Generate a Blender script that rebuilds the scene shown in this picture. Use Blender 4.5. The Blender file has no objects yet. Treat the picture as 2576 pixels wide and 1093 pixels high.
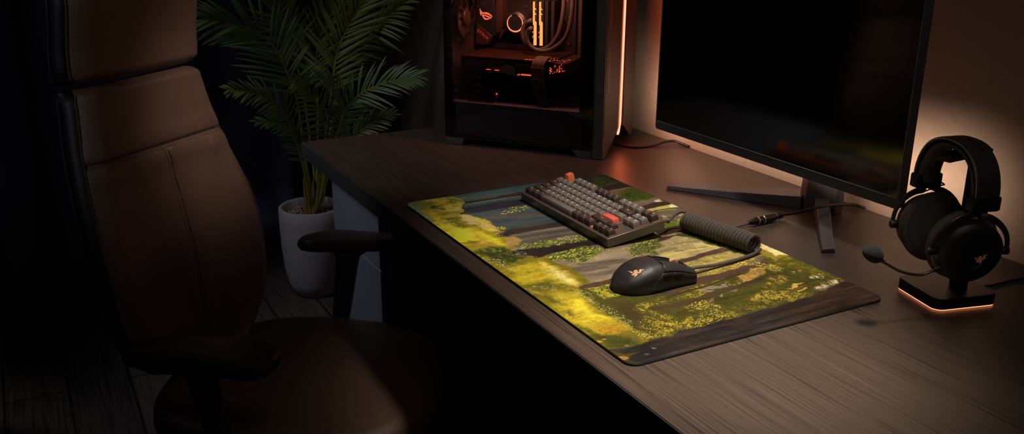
import bpy, bmesh, math, random
import numpy as np
from mathutils import Vector, Matrix
random.seed(11)
scn = bpy.context.scene
COL = scn.collection
PI = math.pi
V = Vector
X, Y, Z = V((1, 0, 0)), V((0, 1, 0)), V((0, 0, 1))
H = 0.74                                             # desk top height
PAD = H + 0.004                                      # upper face of the desk mat

# ------------------------------------------------------------------ helpers
def lin(c):
    return tuple((x / 255 / 12.92) if x / 255 <= .04045 else ((x / 255 + .055) / 1.055) ** 2.4 for x in c)

class MB:
    def __init__(s): s.v = []; s.f = []
    def add(s, vs, fs):
        n = len(s.v); s.v += [tuple(v) for v in vs]; s.f += [[i + n for i in f] for f in fs]; return s
    def box(s, c, size, ax=(X, Y, Z)):
        c = V(c); a, b, d = [V(k) * (size[i] / 2) for i, k in enumerate(ax)]
        vs = [c + a * i + b * j + d * k for k in (-1, 1) for j in (-1, 1) for i in (-1, 1)]
        return s.add(vs, [[0, 2, 3, 1], [4, 5, 7, 6], [0, 1, 5, 4], [2, 6, 7, 3], [0, 4, 6, 2], [1, 3, 7, 5]])
    def loft(s, rings, c0=True, c1=True):
        n = len(rings[0]); vs = [p for r in rings for p in r]; fs = []
        for k in range(len(rings) - 1):
            for i in range(n):
                j = (i + 1) % n; fs.append([k * n + i, k * n + j, (k + 1) * n + j, (k + 1) * n + i])
        if c0: fs.append(list(range(n))[::-1])
        if c1: fs.append([(len(rings) - 1) * n + i for i in range(n)])
        return s.add(vs, fs)
    def tube(s, path, r, seg=10, caps=True, flat=None):
        P = [V(p) for p in path]; n = len(P); R = r if isinstance(r, (list, tuple)) else [r] * n
        t0 = (P[1] - P[0]).normalized(); u = t0.orthogonal().normalized(); rings = []
        for i in range(n):
            t = (P[min(i + 1, n - 1)] - P[max(i - 1, 0)]).normalized()
            u = (u - t * u.dot(t)).normalized(); w = t.cross(u)
            rings.append([P[i] + u * (math.cos(2 * PI * k / seg) * R[i]) + w * (math.sin(2 * PI * k / seg) * R[i]) for k in range(seg)])
        return s.loft(rings, caps, caps)
    def prism(s, pts, o, ux, uy, uz, h):
        o, ux, uy, uz = V(o), V(ux), V(uy), V(uz)
        a = [o + ux * p[0] + uy * p[1] for p in pts]; return s.loft([a, [p + uz * h for p in a]])
    def lathe(s, prof, c, ax=Z, seg=32, c0=True, c1=True):
        c, ax = V(c), V(ax).normalized(); u = ax.orthogonal().normalized(); w = ax.cross(u)
        return s.loft([[c + ax * z + u * (r * math.cos(2 * PI * k / seg)) + w * (r * math.sin(2 * PI * k / seg)) for k in range(seg)] for r, z in prof], c0, c1)
    def grid(s, G, flip=False):
        n, m = len(G), len(G[0]); vs = [p for r in G for p in r]
        fs = [[i * m + j, i * m + j + 1, (i + 1) * m + j + 1, (i + 1) * m + j] for i in range(n - 1) for j in range(m - 1)]
        return s.add(vs, [f[::-1] for f in fs] if flip else fs)
    def sweep(s, path, frames, sec):
        """section pts (a,b) along path with per-point frames (ua, ub)"""
        return s.loft([[V(p) + fa * a + fb * b for a, b in sec] for p, (fa, fb) in zip(path, frames)])
    def poly(s, pts): return s.add(pts, [list(range(len(pts)))])

def rrect(w, h, r, n=4):
    o = []
    for cx, cy, a in ((w / 2 - r, h / 2 - r, 0), (-w / 2 + r, h / 2 - r, 1), (-w / 2 + r, -h / 2 + r, 2), (w / 2 - r, -h / 2 + r, 3)):
        for k in range(n + 1):
            t = (a + k / n) * PI / 2; o.append((cx + r * math.cos(t), cy + r * math.sin(t)))
    return o

def crom(pts, n=8):
    P = [V(p) for p in pts]; o = []
    for i in range(len(P) - 1):
        a, b, c, d = P[max(i - 1, 0)], P[i], P[i + 1], P[min(i + 2, len(P) - 1)]
        for k in range(n):
            t = k / n
            o.append(.5 * ((2 * b) + (c - a) * t + (2 * a - 5 * b + 4 * c - d) * t * t + (3 * b - a - 3 * c + d) * t ** 3))
    return o + [P[-1]]

def interp(x, xs, ys): return float(np.interp(x, xs, ys))

WLOC = {}
def obj(name, mb, m, parent=None, smooth=True, bevel=0, seg=2, sub=0, ang=35, weld=False):
    o0 = WLOC.get(parent.name, V((0, 0, 0))) if parent else V((0, 0, 0))
    me = bpy.data.meshes.new(name)
    me.from_pydata([(v[0] - o0[0], v[1] - o0[1], v[2] - o0[2]) for v in mb.v], [], mb.f)
    bm = bmesh.new(); bm.from_mesh(me)
    if weld: bmesh.ops.remove_doubles(bm, verts=bm.verts, dist=weld)
    bmesh.ops.recalc_face_normals(bm, faces=bm.faces)
    bm.to_mesh(me); bm.free()
    if smooth:
        me.polygons.foreach_set('use_smooth', [True] * len(me.polygons))
        me.set_sharp_from_angle(angle=math.radians(ang))
    me.materials.append(m)
    o = bpy.data.objects.new(name, me); COL.objects.link(o)
    if parent: o.parent = parent
    WLOC[o.name] = o0
    if bevel:
        b = o.modifiers.new('bevel', 'BEVEL'); b.width = bevel; b.segments = seg; b.limit_method = 'ANGLE'; b.angle_limit = math.radians(40)
    if sub:
        b = o.modifiers.new('subd', 'SUBSURF'); b.levels = sub; b.render_levels = sub
    return o

def thing(name, label, cat, loc, group=None):
    o = bpy.data.objects.new(name, None); COL.objects.link(o); o.location = loc; o.empty_display_size = .05
    o['label'] = label; o['category'] = cat
    if group: o['group'] = group
    WLOC[o.name] = V(loc); return o
def tag(o, label, cat, group=None):
    o['label'] = label; o['category'] = cat
    if group: o['group'] = group
    return o
def struct(o): o['kind'] = 'structure'; return o
def stuff(o): o['kind'] = 'stuff'; return o

def text_geo(body, size, thick=0.0):
    """glyph mesh of a text: (verts (x,y,z), faces), centred on its width"""
    cu = bpy.data.curves.new('glyphs', 'FONT'); cu.body = body; cu.size = size; cu.align_x = 'CENTER'; cu.align_y = 'CENTER'
    cu.resolution_u = 3; cu.extrude = thick
    ob = bpy.data.objects.new('glyphs', cu); COL.objects.link(ob)
    dg = bpy.context.evaluated_depsgraph_get(); dg.update()
    me = bpy.data.meshes.new_from_object(ob.evaluated_get(dg))
    vs = [tuple(v.co) for v in me.vertices]; fs = [list(p.vertices) for p in me.polygons]
    bpy.data.objects.remove(ob); bpy.data.curves.remove(cu); bpy.data.meshes.remove(me)
    return vs, fs

# ------------------------------------------------------------------ materials
def mat(name, col, rough=.5, metal=0., bump=0., bscale=200., vary=.0, vscale=20., emis=None, estr=0., spec=.5, coat=0., sheen=0., trans=0.):
    m = bpy.data.materials.new(name); m.use_nodes = True; nt = m.node_tree; b = nt.nodes['Principled BSDF']; L = nt.links.new
    c = lin(col) + (1,)
    b.inputs['Base Color'].default_value = c; b.inputs['Roughness'].default_value = rough; b.inputs['Metallic'].default_value = metal
    b.inputs['Specular IOR Level'].default_value = spec; b.inputs['Coat Weight'].default_value = coat; b.inputs['Sheen Weight'].default_value = sheen
    tc = nt.nodes.new('ShaderNodeTexCoord')
    if emis:
        b.inputs['Emission Color'].default_value = lin(emis) + (1,); b.inputs['Emission Strength'].default_value = estr
    n = nt.nodes.new('ShaderNodeTexNoise'); n.inputs['Scale'].default_value = vscale; n.inputs['Detail'].default_value = 4; L(tc.outputs['Object'], n.inputs['Vector'])
    r = nt.nodes.new('ShaderNodeMix'); r.data_type = 'RGBA'
    k = max(vary, .04)
    r.inputs[6].default_value = tuple(x * (1 - k) for x in c[:3]) + (1,); r.inputs[7].default_value = tuple(min(1, x * (1 + k)) for x in c[:3]) + (1,)
    L(n.outputs['Fac'], r.inputs[0]); L(r.outputs[2], b.inputs['Base Color'])
    if bump:
        n2 = nt.nodes.new('ShaderNodeTexNoise'); n2.inputs['Scale'].default_value = bscale; n2.inputs['Detail'].default_value = 3; L(tc.outputs['Object'], n2.inputs['Vector'])
        bp = nt.nodes.new('ShaderNodeBump'); bp.inputs['Strength'].default_value = bump; bp.inputs['Distance'].default_value = .001
        L(n2.outputs['Fac'], bp.inputs['Height']); L(bp.outputs['Normal'], b.inputs['Normal'])
    return m

def wood(name, ca, cb, cc, sc=(70, 2.2, 70), rough=.42, bump=.25, planks=False, spec=.5):
    m = bpy.data.materials.new(name); m.use_nodes = True; nt = m.node_tree; b = nt.nodes['Principled BSDF']; L = nt.links.new; N = nt.nodes.new
    tc = N('ShaderNodeTexCoord'); mp = N('ShaderNodeMapping'); mp.inputs['Scale'].default_value = sc; L(tc.outputs['Object'], mp.inputs['Vector'])
    n1 = N('ShaderNodeTexNoise'); n1.inputs['Scale'].default_value = 1; n1.inputs['Detail'].default_value = 6; n1.inputs['Distortion'].default_value = .35; L(mp.outputs[0], n1.inputs['Vector'])
    mp2 = N('ShaderNodeMapping'); mp2.inputs['Scale'].default_value = (sc[0] * 4.5, sc[1] * 2.6, sc[2] * 4.5); L(tc.outputs['Object'], mp2.inputs['Vector'])
    n2 = N('ShaderNodeTexNoise'); n2.inputs['Scale'].default_value = 1; n2.inputs['Detail'].default_value = 4; n2.inputs['Distortion'].default_value = .2; L(mp2.outputs[0], n2.inputs['Vector'])
    mp3 = N('ShaderNodeMapping'); mp3.inputs['Scale'].default_value = (6, 1.2, 6); L(tc.outputs['Object'], mp3.inputs['Vector'])
    n3 = N('ShaderNodeTexNoise'); n3.inputs['Scale'].default_value = 1; n3.inputs['Detail'].default_value = 3; L(mp3.outputs[0], n3.inputs['Vector'])
    a = N('ShaderNodeMath'); a.operation = 'MULTIPLY'; a.inputs[1].default_value = .26; L(n1.outputs['Fac'], a.inputs[0])
    a2 = N('ShaderNodeMath'); a2.operation = 'MULTIPLY_ADD'; a2.inputs[1].default_value = .60; L(n2.outputs['Fac'], a2.inputs[0]); L(a.outputs[0], a2.inputs[2])
    a3 = N('ShaderNodeMath'); a3.operation = 'MULTIPLY_ADD'; a3.inputs[1].default_value = .14; L(n3.outputs['Fac'], a3.inputs[0]); L(a2.outputs[0], a3.inputs[2])
    cr = N('ShaderNodeValToRGB'); e = cr.color_ramp.elements
    e[0].position = .38; e[0].color = lin(ca) + (1,); e[1].position = .66; e[1].color = lin(cc) + (1,)
    k = cr.color_ramp.elements.new(.475); k.color = lin(cb) + (1,)
    L(a3.outputs[0], cr.inputs[0]); colr = cr.outputs[0]
    if planks:
        br = N('ShaderNodeTexBrick'); br.inputs['Scale'].default_value = 1; br.inputs['Brick Width'].default_value = 1.3; br.inputs['Row Height'].default_value = .16
        br.inputs['Mortar Size'].default_value = .0035; br.inputs['Color1'].default_value = (.8, .8, .8, 1); br.inputs['Color2'].default_value = (1.25, 1.2, 1.15, 1); br.inputs['Mortar'].default_value = (.1, .1, .1, 1)
        mp4 = N('ShaderNodeMapping'); mp4.inputs['Rotation'].default_value = (0, 0, math.radians(90)); L(tc.outputs['Object'], mp4.inputs['Vector']); L(mp4.outputs[0], br.inputs['Vector'])
        mx = N('ShaderNodeMix'); mx.data_type = 'RGBA'; mx.blend_type = 'MULTIPLY'; mx.inputs[0].default_value = 1; L(colr, mx.inputs[6]); L(br.outputs['Color'], mx.inputs[7]); colr = mx.outputs[2]
    L(colr, b.inputs['Base Color'])
    rr = N('ShaderNodeMath'); rr.operation = 'MULTIPLY_ADD'; rr.inputs[1].default_value = .25; rr.inputs[2].default_value = rough - .12; L(n2.outputs['Fac'], rr.inputs[0]); L(rr.outputs[0], b.inputs['Roughness'])
    bp = N('ShaderNodeBump'); bp.inputs['Strength'].default_value = bump; bp.inputs['Distance'].default_value = .0006; L(a3.outputs[0], bp.inputs['Height']); L(bp.outputs[0], b.inputs['Normal'])
    b.inputs['Specular IOR Level'].default_value = spec
    return m

def glass_mat(name, tint, gloss_rough=.03):
    m = bpy.data.materials.new(name); m.use_nodes = True; nt = m.node_tree; N = nt.nodes.new; L = nt.links.new
    nt.nodes.remove(nt.nodes['Principled BSDF']); out = nt.nodes['Material Output']
    tr = N('ShaderNodeBsdfTransparent'); tr.inputs[0].default_value = (tint[0], tint[1], tint[2], 1); gl = N('ShaderNodeBsdfGlossy'); gl.inputs['Roughness'].default_value = gloss_rough
    fr = N('ShaderNodeFresnel'); fr.inputs['IOR'].default_value = 1.45; mx = N('ShaderNodeMixShader')
    L(fr.outputs[0], mx.inputs[0]); L(tr.outputs[0], mx.inputs[1]); L(gl.outputs[0], mx.inputs[2]); L(mx.outputs[0], out.inputs[0])
    return m

def emit(name, col, s, base=(10, 8, 8)): return mat(name, base, .5, emis=col, estr=s)

M = {}
M['desk'] = wood('dark_oak_veneer', (43, 33, 29), (66, 54, 46), (77, 64, 55), sc=(170, 2.4, 170), rough=.40)
M['edge'] = wood('dark_oak_edge', (26, 24, 26), (44, 41, 44), (58, 54, 58), rough=.5, sc=(95, 2, 140))
M['floor'] = wood('dark_floor_boards', (42, 38, 38), (68, 61, 61), (88, 80, 78), sc=(30, 2, 30), rough=.5, planks=True)
M['wall'] = mat('warm_grey_plaster', (150, 128, 110), .9, bump=1.0, bscale=150, vary=.12, vscale=60)
M['backwall'] = mat('dark_brown_plaster', (54, 43, 40), .92, bump=.3, bscale=220, vary=.08, vscale=9)
M['sidewall'] = mat('charcoal_plaster', (40, 38, 42), .92, bump=.3, bscale=220, vary=.1, vscale=9)
M['ceil'] = mat('dark_ceiling_paint', (60, 58, 58), .95)
M['curtain'] = mat('navy_curtain_cloth', (80, 82, 120), .95, bump=.5, bscale=900, vary=.1, sheen=.1)
M['leather'] = mat('brown_leather', (110, 84, 70), .36, bump=.75, bscale=520, vary=.12, vscale=16)
M['seam'] = mat('brown_leather_thread', (96, 72, 60), .6)
M['trim'] = mat('tan_trim_highlight', (170, 140, 118), .4)
M['stitch'] = mat('dark_brown_thread', (58, 42, 36), .6)
M['bleather'] = mat('black_leather', (24, 23, 28), .42, bump=.5, bscale=700, vary=.1)
M['bthread'] = mat('black_piping', (44, 42, 46), .45)
M['armblack'] = mat('black_arm_plastic', (58, 52, 48), .38, bump=.15, bscale=900)
M['plastic'] = mat('matte_black_plastic', (24, 24, 26), .45, bump=.1, bscale=1200)
M['dplastic'] = mat('deep_black_plastic', (13, 13, 14), .5)
M['concrete'] = mat('grey_concrete', (150, 146, 152), .85, bump=.3, bscale=160, vary=.1, vscale=30)
M['pebble'] = mat('brown_pebbles', (150, 128, 122), .8, vary=.5, vscale=90)
M['soil'] = mat('dark_soil', (40, 32, 28), .95)
M['stem'] = mat('palm_stem', (112, 112, 44), .55, vary=.25, vscale=25)
M['trunk'] = mat('fibrous_palm_base', (112, 82, 50), .8, vary=.3, vscale=40, bump=.5, bscale=150)
M['leafa'] = mat('palm_leaf', (98, 108, 50), .5, vary=.25, vscale=14)
M['leafb'] = mat('deep_palm_leaf', (76, 98, 54), .5, vary=.25, vscale=14)
M['cab'] = mat('charcoal_lacquer', (104, 104, 122), .55, bump=.08, bscale=300)
M['gap'] = mat('shadow_black', (6, 6, 7), .8)
M['case'] = mat('charcoal_case_metal', (64, 58, 55), .45, metal=.1, bump=.06, bscale=1500)
M['caseblack'] = mat('glossy_black_border', (5, 5, 7), .12)
M['inner'] = mat('dark_brown_case_lining', (64, 46, 42), .6)
M['board'] = mat('dark_circuit_board', (24, 19, 20), .5, vary=.4, vscale=160)
M['hsink'] = mat('brown_aluminium', (92, 66, 60), .4, metal=.5)
M['gpu'] = mat('black_card_shroud', (36, 34, 42), .4)
M['gputop'] = mat('bronze_backplate', (90, 56, 46), .35, metal=.5)
M['hose'] = mat('rubber_hose', (74, 62, 62), .45, bump=.2, bscale=1500)
M['sleeve'] = mat('grey_sleeved_cable', (120, 100, 94), .6)
M['fan'] = mat('smoked_fan_blade', (70, 54, 50), .35)
M['shroud'] = mat('blue_black_power_cover', (96, 96, 114), .5)
M['bglass'] = glass_mat('tinted_side_glass', (.80, .78, .78))
M['led'] = emit('orange_led', (255, 113, 87), 4.4)
M['ledred'] = emit('red_orange_led', (255, 92, 50), 2.2)
M['ledfaint'] = emit('faint_orange_led', (255, 80, 40), .7)
M['pumpcap'] = mat('dark_pump_cap', (22, 21, 25), .5)
M['gpanel'] = mat('dark_bronze_panel', (66, 48, 44), .4, metal=.3)
M['ring'] = emit('cooler_ring_led', (255, 130, 84), 2.6)
M['logo'] = emit('logo_led', (255, 110, 72), 1.6)
M['ram'] = emit('memory_led', (255, 150, 80), 2.6)
M['chan'] = mat('red_light_channel', (110, 34, 22), .35)
M['speckle'] = mat('perforated_mesh', (120, 92, 66), .4, metal=.6, bump=1.0, bscale=900, vary=.6, vscale=700)
M['fmesh'] = mat('dark_front_mesh', (31, 26, 24), .45, metal=.2, bump=.8, bscale=1400)
M['trimgrey'] = mat('grey_bezel_edge', (120, 114, 110), .4)
M['screen'] = mat('dark_display_glass', (1, 1, 2), .10, spec=1.0)
M['bezel'] = mat('grey_black_bezel', (52, 52, 58), .42)
M['stand'] = mat('gunmetal_stand', (72, 71, 75), .42, metal=.2, bump=.08, bscale=900)
M['bias'] = emit('warm_back_light', (255, 214, 186), 4.0)
M['keycase'] = mat('graphite_keyboard_case', (104, 96, 88), .36, metal=.45, bump=.05, bscale=1500)
M['kgrey'] = mat('grey_keycap', (110, 101, 95), .5, bump=.08, bscale=2500)
M['kdark'] = mat('dark_brown_keycap', (60, 48, 43), .5, bump=.08, bscale=2500)
M['kred'] = mat('orange_red_keycap', (226, 100, 76), .5)
M['korange'] = mat('orange_keycap', (252, 128, 78), .5)
M['legend'] = emit('lit_key_legend', (255, 214, 196), .8, (230, 220, 210))
M['legendo'] = emit('orange_lit_legend', (255, 130, 90), 1.0, (230, 150, 120))
M['klight'] = emit('keyboard_underlight', (255, 120, 80), .55, (120, 60, 40))
M['cord'] = mat('grey_braided_cord', (88, 80, 73), .8, bump=.8, bscale=1800, vary=.3, vscale=900)
M['bcable'] = mat('black_rubber_cable', (26, 22, 20), .5)
M['conn'] = mat('dark_connector_metal', (60, 54, 50), .32, metal=.8)
M['connring'] = mat('bright_connector_ring', (190, 180, 168), .25, metal=.9)
M['mouse'] = mat('matte_black_mouse', (33, 30, 30), .5, spec=.35, bump=.08, bscale=3000)
M['mside'] = mat('rubbery_mouse_side', (29, 26, 25), .55, spec=.35, bump=.08, bscale=3000)
M['mlogo'] = mat('copper_logo', (208, 158, 116), .4, metal=.3)
M['hslogo'] = mat('muted_copper_logo', (190, 130, 104), .5, emis=(190, 120, 90), estr=.05)
M['hs'] = mat('black_headset_plastic', (30, 28, 28), .42, bump=.1, bscale=1500)
M['hsmetal'] = mat('dark_headset_metal', (96, 88, 84), .32, metal=.75)
M['cloth'] = mat('black_ear_cloth', (90, 81, 76), .95, bump=.6, bscale=1500)
M['innercloth'] = mat('deep_black_inner_cloth', (22, 20, 20), .95, bump=.4, bscale=1500)
M['leatherette'] = mat('black_headband_leatherette', (52, 47, 45), .38, bump=.25, bscale=900)
M['rubber'] = mat('black_mat_rubber', (9, 9, 9), .8)
M['foam'] = mat('black_foam', (42, 40, 39), .95, bump=.8, bscale=1600)
M['hled'] = emit('stand_glow', (255, 150, 100), 2.2)
M['chrome'] = mat('steel_gas_lift', (120, 120, 122), .25, metal=.9)
ART=[
('p',(58,64,62),30,0,1.0,[(-50,-50),(330,-50),(330,520),(-50,520)]),
('p',(132,117,94),60,10,1.0,[(290,-50),(560,-50),(560,520),(330,520)]),
('p',(40,64,62),3,3,1.0,[(17,98),(26,243),(28,287),(-33,322),(-39,211),(-3,122)]),
('p',(36,42,44),4,3,1.0,[(-66,316),(-2,453),(59,462),(68,308)]),
('p',(38,35,38),2,2,1.0,[(45,96),(44,169),(39,236),(39,280),(62,267),(64,223),(59,142),(59,93)]),
('l',(135,105,72),2,1.0,[(62,103),(62,144),(63,223),(60,268)]),
('p',(42,60,58),2,2,1.0,[(64,91),(64,143),(67,221),(65,266),(85,254),(83,212),(79,132),(76,85)]),
('p',(36,33,40),2,2,1.0,[(78,79),(77,152),(82,213),(77,289),(115,287),(114,209),(116,151),(117,113),(114,62)]),
('p',(60,66,66),5,3,1.0,[(125,100),(117,150),(115,208),(115,287),(173,290),(233,169),(226,103),(206,90)]),
('l',(84,68,60),14,0.6,[(150,96),(167,142),(182,198)]),
('l',(50,56,60),12,0.6,[(174,102),(187,149),(201,187)]),
('p',(52,40,38),3,3,1.0,[(220,72),(228,102),(233,169),(232,234),(261,216),(264,151),(259,88),(248,71)]),
('p',(86,78,68),5,4,1.0,[(259,84),(255,202),(262,235),(305,226),(312,196),(306,129),(302,100),(287,95)]),
('l',(112,104,92),10,0.6,[(259,98),(258,146),(267,213)]),
('l',(64,60,58),10,0.6,[(275,90),(273,138),(281,204)]),
('l',(110,100,86),10,0.6,[(284,85),(284,131),(292,197)]),
('p',(47,35,34),3,4,1.0,[(327,61),(328,90),(336,162),(335,215),(368,203),(365,169),(367,117),(374,80),(367,64),(345,53)]),
('p',(150,132,106),8,4,1.0,[(396,100),(413,140),(395,202),(395,274),(462,260),(477,189),(505,145),(504,98),(471,84),(426,92)]),
('l',(182,162,130),30,0.7,[(424,153),(412,199),(412,243)]),
('l',(160,142,116),20,0.5,[(448,101),(448,150),(449,200)]),
('l',(86,78,72),14,0.55,[(442,105),(447,154),(450,206)]),
('l',(86,78,72),8,0.55,[(452,108),(457,133),(459,159)]),
('l',(86,78,72),10,0.55,[(429,129),(436,158),(439,190)]),
('l',(86,78,72),12,0.55,[(471,99),(477,129),(480,162)]),
('l',(86,78,72),5,0.55,[(439,156),(442,179),(442,205)]),
('p',(44,56,26),6,10,1.0,[(1,421),(-1,452),(6,456),(75,451),(79,406),(81,378)]),
('m',(72,84,40),0.55,14,8,1.0,1.0,[(14,422),(20,446),(73,447),(74,410),(76,391)]),
('m',(30,44,48),0.62,18,8,1.0,1.0,[(1,421),(-1,452),(41,450),(56,409)]),
('p',(40,36,36),3,2,1.0,[(84,396),(81,423),(75,451),(108,455),(114,433),(111,397)]),
('p',(92,78,56),5,3,1.0,[(111,397),(111,439),(151,425),(159,388)]),
('l',(128,108,78),8,0.7,[(117,398),(113,445)]),
('p',(62,78,26),5,12,1.0,[(134,414),(111,442),(108,455),(145,457),(191,455),(195,421),(197,396),(177,392)]),
('m',(96,106,40),0.52,12,8,1.0,1.0,[(119,429),(119,451),(188,455),(189,426),(174,398)]),
('m',(34,44,18),0.58,14,8,1.0,1.0,[(119,429),(119,451),(188,455),(189,426),(174,398)]),
('p',(114,100,80),4,3,1.0,[(200,385),(195,421),(193,456),(220,456),(219,431),(227,394)]),
('p',(205,185,150),3,8,1.0,[(213,441),(204,455),(220,456),(222,443)]),
('p',(62,46,38),2,2,1.0,[(226,392),(220,430),(220,453),(240,458),(242,428),(246,382)]),
('p',(186,178,92),3,4,1.0,[(251,374),(245,402),(242,430),(241,457),(259,456),(261,426),(259,391),(263,372)]),
('p',(232,220,165),4,5,1.0,[(244,442),(242,458),(261,456),(260,437)]),
('p',(104,92,72),4,4,1.0,[(263,372),(259,391),(261,426),(259,456),(289,456),(321,429),(306,417),(294,386)]),
('l',(170,160,90),6,0.8,[(266,407),(268,429),(273,439)]),
('m',(190,160,95),0.48,22,8,2.0,1.0,[(293,383),(289,413),(294,450),(332,431),(326,376)]),
('p',(84,100,34),6,12,1.0,[(336,361),(328,383),(332,418),(354,412),(350,360)]),
('m',(180,160,80),0.6,16,8,1.0,1.0,[(325,382),(314,434),(345,420),(342,381)]),
('p',(54,42,36),3,2,1.0,[(350,331),(348,362),(352,403),(376,411),(383,397),(378,355),(383,323)]),
('p',(150,126,86),3,2,0.8,[(381,321),(378,355),(383,396),(388,392),(386,355),(388,322)]),
('p',(72,56,46),3,3,1.0,[(400,294),(386,320),(386,358),(398,370),(399,338),(400,306)]),
('p',(186,166,118),5,5,1.0,[(406,300),(390,351),(406,366),(472,376),(475,381),(484,316),(488,275),(480,253),(438,274)]),
('l',(228,208,130),26,0.7,[(465,265),(471,303)]),
('l',(226,208,132),16,0.7,[(454,287),(463,376)]),
('l',(226,206,140),14,0.7,[(445,305),(446,367)]),
('l',(140,118,84),8,0.7,[(423,318),(431,368)]),
('l',(138,116,80),6,0.7,[(453,303),(459,364)]),
('l',(160,142,104),18,0.7,[(433,292),(440,342)]),
('l',(214,194,120),8,0.7,[(478,294),(473,375)]),
('l',(150,132,100),10,0.7,[(444,277),(443,310)]),
('m',(224,205,110),0.55,20,8,0.4,0.8,[(403,326),(408,356),(432,345),(450,371),(471,365),(473,298),(472,263),(454,280),(443,312)]),
('p',(92,70,52),3,2,1.0,[(499,175),(488,275),(485,315),(475,382),(492,387),(495,323),(503,274),(514,165)]),
('p',(84,62,48),3,2,1.0,[(505,66),(503,100),(504,146),(502,197),(517,186),(522,136),(521,91)]),
('p',(172,152,96),4,4,1.0,[(504,272),(496,323),(493,385),(505,400),(522,393),(530,323),(538,271),(520,271)]),
('m',(226,206,84),0.47,16,8,0.6,1.0,[(507,271),(501,317),(495,384),(505,385),(525,346),(536,270)]),
('p',(150,126,74),4,4,1.0,[(550,251),(546,274),(536,336),(529,406),(550,387),(563,313),(562,288),(562,245)]),
('m',(205,180,70),0.55,16,8,0.6,1.0,[(552,270),(537,345),(529,406),(547,390),(565,302)]),
('p',(62,76,24),5,12,1.0,[(379,358),(379,383),(380,402),(409,406),(478,405),(508,409),(503,383),(479,381),(446,371),(417,364)]),
('m',(88,100,34),0.52,12,8,0.6,1.0,[(381,362),(384,398),(484,399),(504,401),(476,384),(417,364)]),
('m',(225,212,160),0.66,8,10,0.5,1.0,[(401,362),(411,371),(447,374),(472,376),(497,379),(507,398),(467,395),(416,380)]),
('p',(128,114,30),3,8,1.0,[(-4,-4),(-5,93),(26,115),(79,86),(110,66),(123,85),(181,99),(222,91),(226,103),(249,73),(284,98),(310,77),(325,61),(345,53),(372,78),(374,100),(418,100),(464,101),(501,102),(506,73),(507,69),(526,77),(596,62),(632,67),(681,65),(702,74),(713,38),(704,3),(711,-1),(745,-3),(728,-13),(622,-13),(466,-6),(264,-10),(-20,-40)]),
('p',(165,135,84),6,8,1.0,[(119,61),(125,84),(187,95),(224,89),(205,69),(162,58)]),
('p',(196,150,60),5,6,1.0,[(140,80),(159,85),(223,87),(218,73),(177,76)]),
('p',(156,124,70),6,8,1.0,[(264,75),(280,99),(314,72),(303,60)]),
('p',(172,140,36),22,12,1.0,[(125,8),(175,31),(222,60),(302,62),(268,34),(267,5),(249,-3),(184,-2)]),
('p',(210,184,34),19,10,1.0,[(188,5),(191,31),(247,31),(248,14),(259,-1)]),
('p',(212,188,36),15,8,1.0,[(225,56),(240,65),(300,63),(285,49),(254,44)]),
('p',(150,122,44),15,8,1.0,[(263,7),(254,44),(285,49),(310,59),(285,29)]),
('p',(196,172,42),26,12,1.0,[(381,20),(392,67),(390,80),(435,77),(495,83),(502,65),(476,52),(464,25),(450,-2)]),
('p',(250,226,110),22,8,1.0,[(391,77),(396,83),(430,83),(497,83),(499,70),(477,64),(433,65)]),
('p',(255,240,170),19,8,0.8,[(419,77),(438,82),(489,79),(485,72),(456,70)]),
('p',(198,172,40),22,10,1.0,[(497,21),(522,56),(551,55),(598,54),(646,57),(667,56),(675,37),(657,14),(618,4),(582,-3),(551,2)]),
('p',(222,202,52),19,10,1.0,[(522,26),(527,50),(553,53),(601,52),(631,53),(618,41),(571,33)]),
('p',(200,156,40),15,8,1.0,[(638,19),(635,50),(667,56),(672,36),(659,17)]),
('p',(70,70,22),18,12,0.95,[(102,28),(130,60),(190,49),(166,29)]),
('p',(72,72,24),18,12,0.95,[(254,6),(241,20),(254,31),(271,16)]),
('p',(46,58,28),18,12,0.95,[(296,6),(296,23),(320,60),(352,53),(367,64),(365,36),(346,14),(314,6)]),
('p',(54,62,26),18,12,0.95,[(297,40),(327,62),(367,52),(351,21)]),
('p',(92,92,26),18,12,0.95,[(464,10),(473,54),(499,62),(484,17)]),
('p',(78,80,26),18,12,0.95,[(515,7),(517,19),(549,15),(540,6)]),
('p',(104,96,30),18,12,0.95,[(576,10),(577,26),(599,24),(593,11)]),
('p',(74,78,28),18,12,0.95,[(622,1),(660,12),(679,41),(701,47),(711,38),(704,3),(699,0)]),
('p',(80,86,44),18,12,0.95,[(-4,-4),(-7,51),(30,49),(59,24),(49,-7)]),
('p',(66,84,80),18,12,0.95,[(-4,-4),(9,9),(123,3),(119,-4)]),
('p',(70,74,30),18,12,0.95,[(0,90),(32,114),(56,87),(36,74)]),
('p',(96,88,30),18,12,0.95,[(67,28),(91,74),(118,58),(101,27)]),
('p',(34,34,32),18,12,0.95,[(38,41),(51,57),(62,48),(56,36)]),
('p',(130,100,40),18,12,0.95,[(86,42),(92,53),(118,48),(111,35)]),
('p',(140,116,46),18,12,0.95,[(-8,49),(4,61),(24,50),(14,42)]),
('m',(70,70,20),0.62,26,14,1.4,0.45,[(-30,6),(76,101),(348,72),(616,78),(699,72),(726,2),(460,-4)]),
('m',(235,215,90),0.62,14,14,1.4,0.4,[(92,28),(259,67),(427,72),(638,63),(639,10),(389,-1)]),
('p',(195,160,100),9,6,0.7,[(480,4),(494,9),(512,10),(508,1)]),
('p',(82,78,28),4,6,1.0,[(507,74),(519,84),(540,120),(595,180),(584,261),(580,307),(578,362),(550,410),(551,455),(677,453),(684,426),(695,371),(699,322),(700,222),(702,204),(703,130),(707,68),(710,38),(703,74),(681,65),(632,67),(596,62),(534,65)]),
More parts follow.
